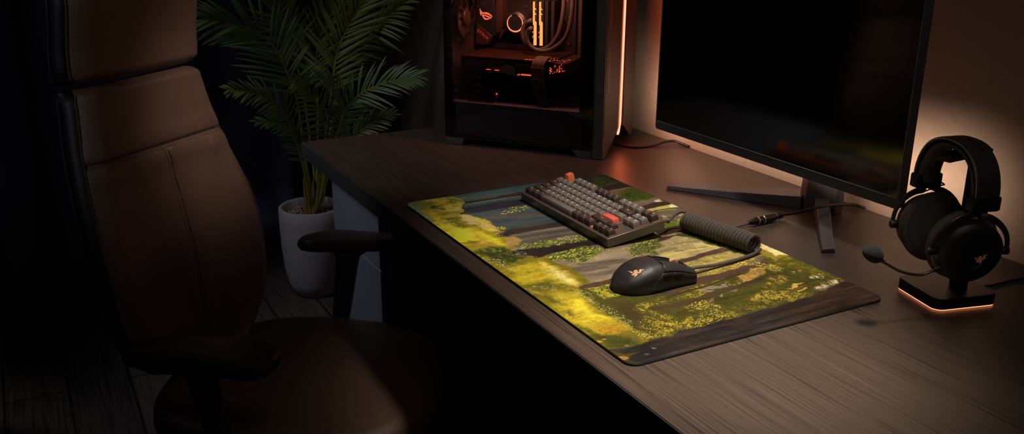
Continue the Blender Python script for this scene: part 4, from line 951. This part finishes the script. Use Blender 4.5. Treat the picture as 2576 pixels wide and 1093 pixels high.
def cup(side):
    s = side
    C = HP(.054, .010, .104) if s > 0 else HP(-.062, -.018, .099)
    tilt = .14 * (1 if s > 0 else -1)
    nrm = (hn * s * math.cos(tilt * s) - Z * math.sin(.12)).normalized(); tan = ht; upv = tan.cross(nrm).normalized(); upv = upv if upv.z > 0 else -upv
    def disc(prof, ky=1.0, seg=44):
        return MB().loft([[C + nrm * z + tan * (r * math.cos(2 * PI * k / seg)) + upv * (r * ky * math.sin(2 * PI * k / seg)) for k in range(seg)] for r, z in prof])
    cupo = obj('ear_cup', disc([(.040, -.006), (.0445, -.004), (.0452, .004), (.044, .012), (.0395, .0165), (.034, .0185), (.0200, .0195), (.0195, .0190), (.0188, .0192), (.0005, .0192)], 1.02), M['hs'], hs)
    obj('cup_rim', disc([(.0445, -.006), (.0464, -.005), (.0464, -.0035), (.0447, -.002)], 1.02), M['trim'], cupo)
    cu_ = [(.043, -.005), (.0475, -.008), (.0495, -.014), (.0475, -.021), (.042, -.0245), (.036, -.0248), (.033, -.0236)]
    obj('ear_cushion', disc(cu_, 1.06), M['cloth'], cupo)
    obj('inner_mesh', disc([(.0335, -.0205), (.034, -.0232), (.026, -.0222), (.0005, -.0212)], 1.06), M['innercloth'], cupo)
    seam_ = [C + nrm * -.0246 + tan * (.0412 * math.cos(t)) + upv * (.0412 * 1.06 * math.sin(t)) for t in np.linspace(0, 2 * PI, 60)]
    obj('cushion_seam', MB().tube(seam_, .0004, 5), M['gap'], cupo)
    lb_ = .0655 * s
    slv = MB().loft([[HP(lb_ - s * .006 + a * .5, b, z) for a, b in rrect(.034 * k, .044 * k, .005, 4)] for z, k in ((.1615, .92), (.163, 1), (.179, 1), (.181, .96))])
    obj('band_sleeve', slv, M['hs'], hs, bevel=0)
    # fork that carries the cup: stem from the sleeve, two curved arms to the pivots
    top = HP(lb_ - s * .004, .002, .166)
    for sd in (-1, 1):
        pts = [top]; 
        for k in range(11):
            t = PI / 2 - sd * (.22 + (PI / 2 - .22) * k / 10); rad = .0525
            q = C + tan * (rad * math.cos(t)) + upv * (rad * 1.03 * math.sin(t)) + nrm * (.004 + .003 * math.sin(PI * k / 10)); pts.append(q)
        pth = crom(pts, 5)
        frames = [(nrm, (pth[min(i + 1, len(pth) - 1)] - pth[max(i - 1, 0)]).normalized().cross(nrm).normalized()) for i in range(len(pth))]
        n_ = len(pth); rings = []
        for i, (p, (fa, fb)) in enumerate(zip(pth, frames)):
            w_ = .0105 - .0045 * min(1, i / (n_ * .8)); rings.append([p + fa * a * .0038 + fb * b * w_ for a, b in rrect(1, 1, .3, 2)])
        obj('fork_arm', MB().loft(rings), M['hsmetal'], hs)
        pv = C + tan * (-sd * -.0505) + nrm * .003
        obj('pivot', MB().lathe([(.0052, -.006), (.006, -.004), (.006, .004), (.0052, .006)], C + tan * (sd * .0505) + nrm * .003, tan, 20), M['hs'], hs)
    # thin wire from sleeve to cup
    w0 = HP(lb_ - s * .014, -.010, .172); w1 = C + upv * .05 - tan * .012
    obj('wire', MB().tube(crom([w0, w0 - hf * .012 - ha * s * .004 - Z * .006, w0.lerp(w1, .55) - hf * .020, w1], 8), .0011, 8), M['bcable'], hs)
    return C, nrm, tan, upv, cupo
Cn, nn, tn, un, cupn = cup(1)
Cf, nf, tf, uf, cupf = cup(-1)
tn_ = tn if tn.dot(V((.88, -.474, 0))) > 0 else -tn
obj('emblem', MB().add([Cn + nn * .0195 + tn_ * ((a - .10) * .0108 + .010) + un * ((b - .0) * .0108 - .004) for a, b, _ in sv], sf), M['hslogo'], cupn, smooth=False)
mic0 = Cn + hf * .036 - Z * .024 + nn * .001
foamc = HP(.050, .150, .106)
bm_ = crom([mic0 - hf * .008, mic0 + hf * .006, HP(.050, .072, .0705), HP(.05, .103, .0775), HP(.05, .128, .0905), foamc - hf * .008 - Z * .006], 8)
mb_ = obj('microphone_boom', MB().tube(bm_, .0021, 10), M['hsmetal'], hs)
obj('boom_socket', MB().tube([mic0 - hf * .012 + Z * .003, mic0 + hf * .012 - Z * .0015], [.0052, .0036], 12), M['hs'], mb_)
d_ = (bm_[-1] - bm_[-4]).normalized()
obj('boom_collar', MB().tube([bm_[-1] - d_ * .008, bm_[-1] + d_ * .002], .0032, 12), M['hsmetal'], mb_)
prof = [(.0005, -.0155)] + [(.0112 * math.sin(PI * (k / 16)) ** .75, -.0155 * math.cos(PI * k / 16)) for k in range(1, 16)] + [(.0005, .0155)]
obj('foam_cover', MB().lathe(prof, foamc + d_ * .004, d_, 28), M['foam'], mb_)
# ------------------------------------------------------------------ office chair
oc = thing('office_chair', 'high-back brown leather office chair with black sides turned towards the desk', 'office chair', (.38, 1.55, 0))
yb = math.radians(140); bf = V((math.sin(yb), math.cos(yb), 0)); bl = V((-bf.y, bf.x, 0)); tl = math.radians(8)
bu = (-bf * math.sin(tl) + Z * math.cos(tl)); bn = bl.cross(bu).normalized(); bn = bn if bn.dot(bf) > 0 else -bn
BO = V((.2491, 1.6961, .5402))
WV_ = ([-.085, -.075, -.055, -.02, .03, .08, .14, .20, .27, .34, .42, .452, .462, .466], [.03, .085, .122, .162, .188, .199, .201, .197, .184, .169, .154, .149, .143, .132])
KV_ = ([-.09, 0, .15, .22, .30, .36, .47], [.030, .034, .034, .026, .010, .002, .0])
HV_ = ([.470, .473, .482, .50, .60, .70, .725, .738], [.135, .143, .150, .152, .151, .149, .142, .12])
def hfwd(v): return interp(v, [.47, .53, .60, .66, .74], [.0, .012, .034, .040, .036])
def BP(l, v, n): return BO + bl * l + bu * v + bn * n
def gsn(x, w): return math.exp(-(x / w) ** 2)
SEAM_V = .339
def crease(s, v):   # wrinkles and stitched seams in the leather
    d = -.0065 * gsn(v - SEAM_V, .0045) + .004 * gsn(v - SEAM_V + .022, .02) + .003 * gsn(v - SEAM_V - .02, .016)
    if v < SEAM_V - .002:
        c = interp(v, [-.08, 0, .15, .25, .34], [.02, .0, .02, .0, -.05])
        d += -.0042 * gsn(s - c, .020) + .0024 * (gsn(s - c - .10, .08) + gsn(s - c + .10, .08))
    d += .0040 * gsn(s - .72 + (v - .40) * 1.2, .045) * gsn(v - .372, .03) - .0036 * gsn(s - .80 + (v - .40) * 1.2, .035) * gsn(v - .375, .03)
    d += .0034 * gsn(s - .62 - (v - .30) * 2.0, .06) * gsn(v - .305, .025)
    return d
def pad_surface(vs, wv, kfun, bulge, extra, ns=72, vtop=None, vbot=None):
    G = []
    for v in vs:
        w = wv(v); r = []
        for j in range(ns + 1):
            s = -1 + 2 * j / ns
            s = math.copysign(1 - (1 - abs(s)) ** 1.35, s)
            edge = -.024 * max(0, (abs(s) - .80) / .20) ** 2.4
            tv = -.020 * max(0, 1 - (vtop - v) / .016) ** 2.2 if vtop else 0
            tv += -.020 * max(0, 1 - (v - vbot) / .016) ** 2.2 if vbot is not None else 0
            r.append(BP(w * s, v, kfun(v) * s * s + bulge(v) * (1 - s * s) + edge + tv + extra(s, v)))
        G.append(r)
    return G
bw = lambda v: interp(v, *WV_); kw = lambda v: interp(v, *KV_)
vs1 = np.concatenate([np.linspace(-.085, -.02, 16), np.linspace(-.015, .32, 70), np.linspace(.322, .36, 40), np.linspace(.363, .466, 36)])
sm = np.array([bw(v) for v in vs1]); 
obj('back_cushion', MB().grid(pad_surface(vs1, bw, kw, lambda v: interp(v, [-.08, 0, .12, .25, .36, .46], [-.006, .004, .010, .006, .006, .008]), crease, 96, .466, -.085)), M['leather'], oc, ang=80)
hw_ = lambda v: interp(v, *HV_)
obj('headrest', MB().grid(pad_surface(np.linspace(.470, .738, 60), hw_, hfwd, lambda v: .006 + hfwd(v), lambda s, v: 0, 60, .738, .470)), M['leather'], oc, ang=80)
for o in (): pass
def side_shell(name, vs, wv, kf, depth, zf):
    rings = []
    for v in vs:
        w = wv(v); k = kf(v)
        sec = [(-w + .012, k - .026), (-w + .002, k - .0225), (-w - .004, k - .026), (-w - .0085, k - .034), (-w - .010, k - .046), (-w - .006, k - depth + .006), (-w + .012, k - depth - .006), (-w * .6, k * .4 - depth - .016),
               (w * .6, k * .4 - depth - .016), (w - .012, k - depth - .006), (w + .006, k - depth + .006), (w + .010, k - .046), (w + .0085, k - .034), (w + .004, k - .026), (w - .002, k - .0225), (w - .012, k - .026), (w * .5, k * .3 - .030), (-w * .5, k * .3 - .030)]
        rings.append([BP(a, v, b + zf(v)) for a, b in sec])
    return obj(name, MB().loft(rings), M['bleather'], oc, ang=60)
sh1 = side_shell('back_shell', np.linspace(-.08, .463, 50), bw, kw, .062, lambda v: -.012 * max(0, (v - .44) / .023) ** 2)
sh2 = side_shell('headrest_shell', np.linspace(.473, .735, 30), hw_, hfwd, .066, lambda v: 0)
for shl, vs, wv, kf in ((sh1, np.linspace(-.06, .455, 60), bw, kw), (sh2, np.linspace(.482, .73, 40), hw_, hfwd)):
    for s in (-1, 1):
        obj('piping', MB().tube([BP(s * (wv(v) + .0015), v, kf(v) - .0225) for v in vs], .0016, 8), M['seam'], shl)
        obj('piping', MB().tube([BP(s * (wv(v) + .0095), v, kf(v) - .054) for v in vs], .0022, 8), M['bthread'], shl)
# double stitching beside the centre seam
stt = MB()
for sgn in (-1, 1):
    k = 0; v = -.06
    while v < SEAM_V - .008:
        for (va, vb) in ((v, v + .0048),):
            p = []
            for vv in (va, vb):
                c = interp(vv, [-.08, 0, .15, .25, .34], [.02, .0, .02, .0, -.05]); w = bw(vv); s = c + sgn * .0042 / w
                p.append(BP(w * s, vv, kw(vv) * s * s + interp(vv, [-.08, 0, .12, .25, .36, .46], [-.006, .004, .010, .006, .006, .008]) * (1 - s * s) + crease(s, vv) + .0003))
            stt.tube(p, .00055, 4)
        v += .0065
obj('stitching', stt, M['stitch'], oc, smooth=False)
ys = math.radians(131); cf = V((math.sin(ys), math.cos(ys), 0)); cl2 = V((-cf.y, cf.x, 0)); SC = V((.395, 1.525, 0))
def seat_ring(k, z, n=2.7):
    o = []
    for i in range(56):
        t = 2 * PI * i / 56; c, s = math.cos(t), math.sin(t)
        o.append(SC + cf * (.252 * k * math.copysign(abs(c) ** (2 / n), c)) + cl2 * (.25 * k * math.copysign(abs(s) ** (2 / n), s)) + Z * (z - .015 * (c > 0) * (k ** 3) * c ** 4))
    return o
obj('seat_cushion', MB().loft([seat_ring(*q) for q in ((.90, .405), (.975, .415), (1, .435), (.99, .455), (.955, .468), (.88, .474), (.7, .474), (.4, .472), (.05, .471))]), M['leather'], oc, ang=70)
obj('seat_pan', MB().loft([seat_ring(.86, .385), seat_ring(.92, .406)]), M['plastic'], oc)
def armrest(outline, zt, post_top, post_bot, nm='armrest'):
    pts = crom(outline + [outline[0]], 5)[:-1]; c = sum((V(p) for p in pts), V((0, 0))) / len(pts)
    def ring(k, z): return [V((c.x + (p[0] - c.x) * k, c.y + (p[1] - c.y) * k, z)) for p in pts]
    a = obj(nm, MB().loft([ring(.80, zt - .029), ring(.93, zt - .026), ring(1, zt - .016), ring(1, zt - .009), ring(.965, zt - .002), ring(.88, zt), ring(.3, zt + .0005)]), M['armblack'], oc, ang=50)
    T, B = V(post_top), V(post_bot); rings = []
    for t in np.linspace(0, 1, 10):
        p = T.lerp(B, t); w = .050 + .05 * max(0, 1 - t / .14) ** 2 - .014 * t; d = .026
        rings.append([p + cf * q[0] + cl2 * q[1] for q in rrect(w, d, .010, 4)])
    inner = SC + (B - SC) * .55; inner.z = .392
    obj('post', MB().loft(rings).tube(crom([B + Z * .006, B - Z * .03, (B - Z * .055).lerp(inner, .3), inner], 6), [.017] * 19, 12), M['armblack'], a)
armrest([(.4500, 1.7480), (.468, 1.768), (.500, 1.777), (.5417, 1.7700), (.580, 1.740), (.622, 1.707), (.640, 1.683), (.632, 1.660), (.600, 1.668), (.555, 1.692), (.50, 1.718), (.468, 1.731)], .650, (.547, 1.716, .627), (.535, 1.757, .455))
armrest([(.077, 1.381), (.083, 1.402), (.1057, 1.423), (.145, 1.412), (.192, 1.388), (.235, 1.361), (.2665, 1.337), (.285, 1.309), (.2895, 1.275), (.282, 1.256), (.262, 1.243), (.243, 1.240), (.21, 1.266), (.16, 1.312), (.115, 1.351)], .650, (.178, 1.335, .627), (.205, 1.322, .455))
obj('back_bracket', MB().tube(crom([BP(0, .02, -.075), BP(0, -.08, -.085), SC - cf * .20 + Z * .39, SC - cf * .06 + Z * .375], 8), .024, 12), M['plastic'], oc)
obj('mechanism', MB().box(SC + Z * .365, (.22, .16, .045), (cf, cl2, Z)), M['plastic'], oc, bevel=.006)
obj('gas_lift', MB().lathe([(.014, .345), (.014, .22), (.025, .219), (.025, .10)], SC, Z, 20), M['chrome'], oc)
obj('hub', MB().lathe([(.04, .075), (.045, .085), (.040, .125), (.028, .14)], SC, Z, 24), M['plastic'], oc)
for k in range(5):
    t = 2 * PI * k / 5 + .35; d = V((math.cos(t), math.sin(t), 0))
    lgk = obj('base_leg', MB().tube([SC + d * .03 + Z * .105, SC + d * .16 + Z * .095, SC + d * .30 + Z * .072], [.026, .022, .014], 10), M['plastic'], oc)
    wc_ = SC + d * .30; ww_ = Z.cross(d)
    obj('caster', MB().lathe([(.020, -.022), (.026, -.018), (.026, -.004), (.016, -.003), (.016, .003), (.026, .004), (.026, .018), (.020, .022)], wc_ + Z * .0262, ww_, 20).tube([wc_ + Z * .03, wc_ + Z * .07], .006, 8), M['plastic'], lgk)

# ------------------------------------------------------------------ potted palm
PT = V((.822, 2.97, 0))
pp = thing('potted_palm', 'leafy green palm in a rounded grey concrete pot behind the desk end', 'potted plant', PT)
obj('pot', MB().lathe([(.066, .001), (.078, .006), (.092, .045), (.103, .10), (.109, .18), (.1105, .27), (.110, .311), (.107, .3145), (.099, .3145), (.096, .311), (.095, .28)], PT, Z, 56, True, False), M['concrete'], pp, ang=50)
obj('soil', MB().lathe([(.095, .280), (.05, .284), (.001, .286)], PT, Z, 30, False, False), M['soil'], pp)
pm = MB(); rg = random.Random(3)
for k in range(520):
    r = .092 * math.sqrt(rg.random()); t = rg.uniform(0, 2 * PI); q = PT + V((r * math.cos(t), r * math.sin(t), .287 + rg.uniform(-.002, .004))); s = rg.uniform(.0028, .0055)
    e1_ = V((rg.uniform(.7, 1.3), rg.uniform(.7, 1.2), rg.uniform(.5, .9)))
    vs_, fs_ = [], []
    for z, rr in ((-.9, .4), (-.2, 1), (.5, .8)):
        for j in range(6): a = PI / 3 * j + rg.uniform(-.2, .2); vs_.append(q + V((rr * math.cos(a) * s * e1_.x, rr * math.sin(a) * s * e1_.y, z * s * e1_.z)))
    vs_.append(q + Z * s * .85 * e1_.z)
    for a in (0, 6):
        for j in range(6): fs_.append([a + j, a + (j + 1) % 6, a + 6 + (j + 1) % 6, a + 6 + j])
    for j in range(6): fs_.append([12 + j, 12 + (j + 1) % 6, 18])
    pm.add(vs_, fs_)
stuff(obj('pebbles', pm, M['pebble'], pp))
tk = MB()
for k in range(9):
    a = 2 * PI * k / 9; r = .016 + .004 * (k % 2); b = PT + V((r * math.cos(a), r * math.sin(a), .28))
    tk.tube([b, b + V((.002, 0, .05)), b + V((.003 * math.cos(a), .003 * math.sin(a), .10 + .02 * (k % 3)))], [.011, .009, .003], 7)
obj('stem_base', tk, M['trunk'], pp)
FR = [[(0.825, 2.97, 0.31), (0.802, 2.93, 0.491), (0.784, 2.9, 0.659), (0.76, 2.87, 0.749), (0.708, 2.85, 0.873), (0.638, 2.83, 0.934), (0.551, 2.8, 0.964), (0.497, 2.78, 0.977)], [(0.845, 2.97, 0.307), (0.887, 3.0, 0.492), (0.928, 3.0, 0.707), (0.955, 3.0, 0.825), (0.995, 2.98, 0.916), (1.036, 2.95, 0.994), (1.063, 2.92, 1.07)], [(0.861, 3.0, 0.296), (0.937, 3.05, 0.587), (0.985, 3.05, 0.762), (1.04, 3.02, 0.856), (1.095, 2.95, 0.92), (1.147, 2.88, 0.989)], [(0.84, 2.95, 0.314), (0.897, 2.92, 0.509), (0.933, 2.88, 0.648), (0.976, 2.84, 0.71), (1.051, 2.78, 0.753), (1.121, 2.7, 0.776)], [(0.845, 2.97, 0.307), (0.896, 2.95, 0.447), (0.943, 2.93, 0.529), (1.005, 2.9, 0.583), (1.052, 2.87, 0.617), (1.083, 2.84, 0.634)], [(0.819, 2.95, 0.317), (0.788, 2.9, 0.473), (0.747, 2.86, 0.606), (0.699, 2.82, 0.701), (0.62, 2.78, 0.752), (0.539, 2.74, 0.777)], [(0.812, 2.95, 0.318), (0.787, 2.9, 0.46), (0.751, 2.86, 0.579), (0.7, 2.82, 0.638), (0.625, 2.78, 0.663)], [(0.854, 3.0, 0.283), (0.87, 3.1, 0.514), (0.854, 3.1, 0.696), (0.83, 3.1, 0.833), (0.792, 3.08, 0.929), (0.771, 3.05, 1.021), (0.701, 3.0, 1.088)], [(0.827, 2.93, 0.321), (0.839, 2.88, 0.471), (0.844, 2.82, 0.591), (0.806, 2.76, 0.696), (0.762, 2.72, 0.768), (0.716, 2.68, 0.796)], [(0.831, 2.92, 0.324), (0.861, 2.85, 0.503), (0.877, 2.8, 0.604), (0.884, 2.76, 0.688), (0.841, 2.7, 0.765), (0.783, 2.66, 0.812)], [(0.847, 3.0, 0.298), (0.888, 3.05, 0.592), (0.903, 3.08, 0.79), (0.938, 3.08, 0.908), (0.983, 3.05, 1.013)], [(0.868, 3.0, 0.295), (0.978, 3.1, 0.644), (1.053, 3.12, 0.843), (1.124, 3.1, 0.964), (1.181, 3.05, 1.046)]]
#        leaflet length, where leaflets start, pairs, face normal, droop
FP = [(.165, .50, 26, (-.35, -.85, .35), .25), (.150, .50, 24, (-.1, -.95, .3), .10), (.120, .60, 20, (.3, -.8, .5), .6), (.115, .48, 24, (.1, -.8, .6), .25), (.075, .50, 22, (.1, -.75, .6), .3),
      (.085, .50, 22, (-.1, -.8, .6), .25), (.075, .45, 20, (-.1, -.7, .7), .2), (.135, .60, 22, (-.2, -.9, .3), .2), (.110, .45, 24, (.0, -.9, .4), .5), (.100, .42, 22, (.1, -.9, .4), .5), (.130, .60, 20, (0, -.9, .2), .2), (.115, .55, 22, (.2, -.85, .4), .4)]
def leaflet(mb, b, d, n, L, w, droop, rg):
    """one pleated leaf blade"""
    side = d.cross(n).normalized(); A, Bm, Cc = [], [], []
    for i in range(6):
        t = i / 5; ww = w * (math.sin(PI * min(1, .12 + t * .88)) ** .7) * (1 if t < .99 else .02)
        p = b + d * (L * t) - Z * (droop * L * t * t * .5) + n * (L * .06 * math.sin(PI * t))
        A.append(p - side * ww - n * ww * .25); Bm.append(p + n * ww * .25); Cc.append(p + side * ww - n * ww * .25)
    mb.grid([A, Bm, Cc])
for i, (pts, (L, st, npair, nrm, droop)) in enumerate(zip(FR, FP)):
    rg = random.Random(40 + i); path = crom(pts, 10); N_ = len(path); nrm = V(nrm).normalized()
    base = path[0].copy()
    o3 = V((PT.x + (base.x - PT.x) * .45, PT.y + (base.y - PT.y) * .3, .284)); path[0] = o3
    fr_ = obj('frond', MB().tube(path, [max(.0012, .0052 * (1 - .82 * k / (N_ - 1))) for k in range(N_)], 7), M['stem'], pp)
    lf = MB(); cum = [0]
    for a, b in zip(path[:-1], path[1:]): cum.append(cum[-1] + (b - a).length)
    for k in range(npair):
        f = st + (1 - st) * (k + .3) / npair
        for sd in (-1, 1):
            q = f * cum[-1] + rg.uniform(-.004, .004); j = max(1, min(N_ - 1, next((x for x in range(N_) if cum[x] >= q), N_ - 1)))
            tt = (q - cum[j - 1]) / max(1e-6, cum[j] - cum[j - 1]); b = path[j - 1].lerp(path[j], min(1, max(0, tt))); tg = (path[j] - path[j - 1]).normalized()
            n = (nrm - tg * nrm.dot(tg)).normalized(); sv_ = tg.cross(n)
            g_ = (f - st) / (1 - st); sp = math.radians(54 - 36 * g_ + rg.uniform(-7, 7))
            d = (tg * math.cos(sp) + sv_ * (sd * math.sin(sp)) + n * rg.uniform(-.05, .22)).normalized()
            ln = L * (.62 + .5 * math.sin(PI * min(1, .15 + g_ * .75))) * rg.uniform(.85, 1.1) * (1 - .35 * g_ ** 3)
            lf.n = 0; leaflet(lf, b, d, (n + sv_ * sd * -.25).normalized(), ln, .0050 * (L / .12) ** .5 * rg.uniform(.8, 1.1), droop, rg)
    obj('leaflets', lf, M['leafa'] if i % 3 else M['leafb'], fr_, ang=80)

# ------------------------------------------------------------------ lights
def light(kind, name, loc, energy, col, aim=None, size=.1, angle=60, blend=1.0, size_y=None):
    l = bpy.data.lights.new(name, kind); l.energy = energy; l.color = col
    if kind == 'SPOT': l.spot_size = math.radians(angle); l.spot_blend = blend; l.shadow_soft_size = size
    if kind == 'AREA':
        l.size = size
        if size_y: l.shape = 'RECTANGLE'; l.size_y = size_y
    if kind == 'POINT': l.shadow_soft_size = size
    o = bpy.data.objects.new(name, l); COL.objects.link(o); o.location = loc
    if aim: o.rotation_euler = (V(aim) - V(loc)).to_track_quat('-Z', 'Y').to_euler()
    return o
light('SPOT', 'desk_spotlight', (.78, .72, 1.95), 152, (1, .90, .77), (.75, .815, H), .10, 31.5, 1.0)
light('SPOT', 'desk_spotlight', (1.06, 1.05, 1.95), 62, (1, .90, .77), (.92, 1.19, H), .10, 40, 1.0)
light('SPOT', 'chair_side_fill', (-1.25, .75, 1.6), 9, (.85, .88, 1.0), (.10, 1.70, 1.08), .1, 24, 1.0)  # added fill giving the black chair side a faint sheen
light('SPOT', 'chair_spotlight', (1.05, 1.05, 2.0), 37, (1, .88, .80), (.325, 1.81, .925), .06, 16, 1.0)
light('SPOT', 'plant_fill', (-.35, 2.45, 1.75), 24, (.95, .95, 1.0), (.85, 2.28, .5), .25, 68, .7)  # unseen fill added to lift the palm, pot and cabinet
light('SPOT', 'tower_fill', (.60, -.80, 2.4), 26, (1, .95, .92), (1.07, 1.90, .90), .15, 26, 1.0)  # added weak fill that brightens the tower's near side
light('AREA', 'ceiling_fill', (.55, .1, 2.55), 2.2, (1, .90, .82), (1.15, 1.1, H), .8)  # broad overhead fill, added for dim ambient light
light('AREA', 'case_fill', P(-.20, .014, .415), 1.7, (1, .38, .22), P(-.21, .19, .24), .14)  # extra orange fill added among the tower's glowing parts
light('SPOT', 'headset_fill', (.25, -.35, 1.95), 12, (1, .93, .88), (1.13, .80, .87), .3, 17, 1.0)  # front fill added so the dark headset shows
la = light('AREA', 'front_strip_light', P(.0012, .144, .25), .55, (1, .17, .05), P(1, .144, .25), .006, size_y=.40)
lb2 = light('AREA', 'back_strip_and_gap_fill', (FX + .034, 1.355, SZ0 + .024), 1.0, (1, .78, .63), (RX, 1.355, SZ0 + .004), .83, size_y=.008)
gap_fill = light('AREA', 'back_strip_and_gap_fill', (FX + .075, 1.64, .852), .22, (1, .78, .63), (RX, 1.74, .85), .10, size_y=.02)  # extra free-standing lamp added to brighten the wall gap beside the tower
lb2.data.spread = math.radians(94); gap_fill.data.spread = math.radians(80)
w_ = bpy.data.worlds.new('room'); scn.world = w_; w_.use_nodes = True
w_.node_tree.nodes['Background'].inputs[0].default_value = (.5, .6, 1, 1); w_.node_tree.nodes['Background'].inputs[1].default_value = .002

# ------------------------------------------------------------------ camera
cd = bpy.data.cameras.new('camera'); cam = bpy.data.objects.new('camera', cd); COL.objects.link(cam); scn.camera = cam
pit, yaw, rol = .325403818, .494370549, .00511779
fwd = V((math.sin(yaw) * math.cos(pit), math.cos(yaw) * math.cos(pit), -math.sin(pit))); rt = V((math.cos(yaw), -math.sin(yaw), 0)); up = rt.cross(fwd)
r_ = rt * math.cos(rol) + up * math.sin(rol); u_ = up * math.cos(rol) - rt * math.sin(rol)
mw = Matrix((r_, u_, -fwd)).transposed().to_4x4(); mw.translation = (0, 0, 1.29); cam.matrix_world = mw
cd.sensor_fit = 'HORIZONTAL'; cd.sensor_width = 36; cd.lens = 36 * 2327.98 / 2576; cd.clip_start = .02
vs_ = scn.view_settings; scn.display_settings.display_device = 'sRGB'; vs_.view_transform = 'Standard'; vs_.look = 'None'; vs_.exposure = 0; vs_.gamma = 1; vs_.use_curve_mapping = False
scn.cycles.use_denoising = True; scn.cycles.max_bounces = 6; scn.cycles.transparent_max_bounces = 12; scn.cycles.sample_clamp_indirect = 4
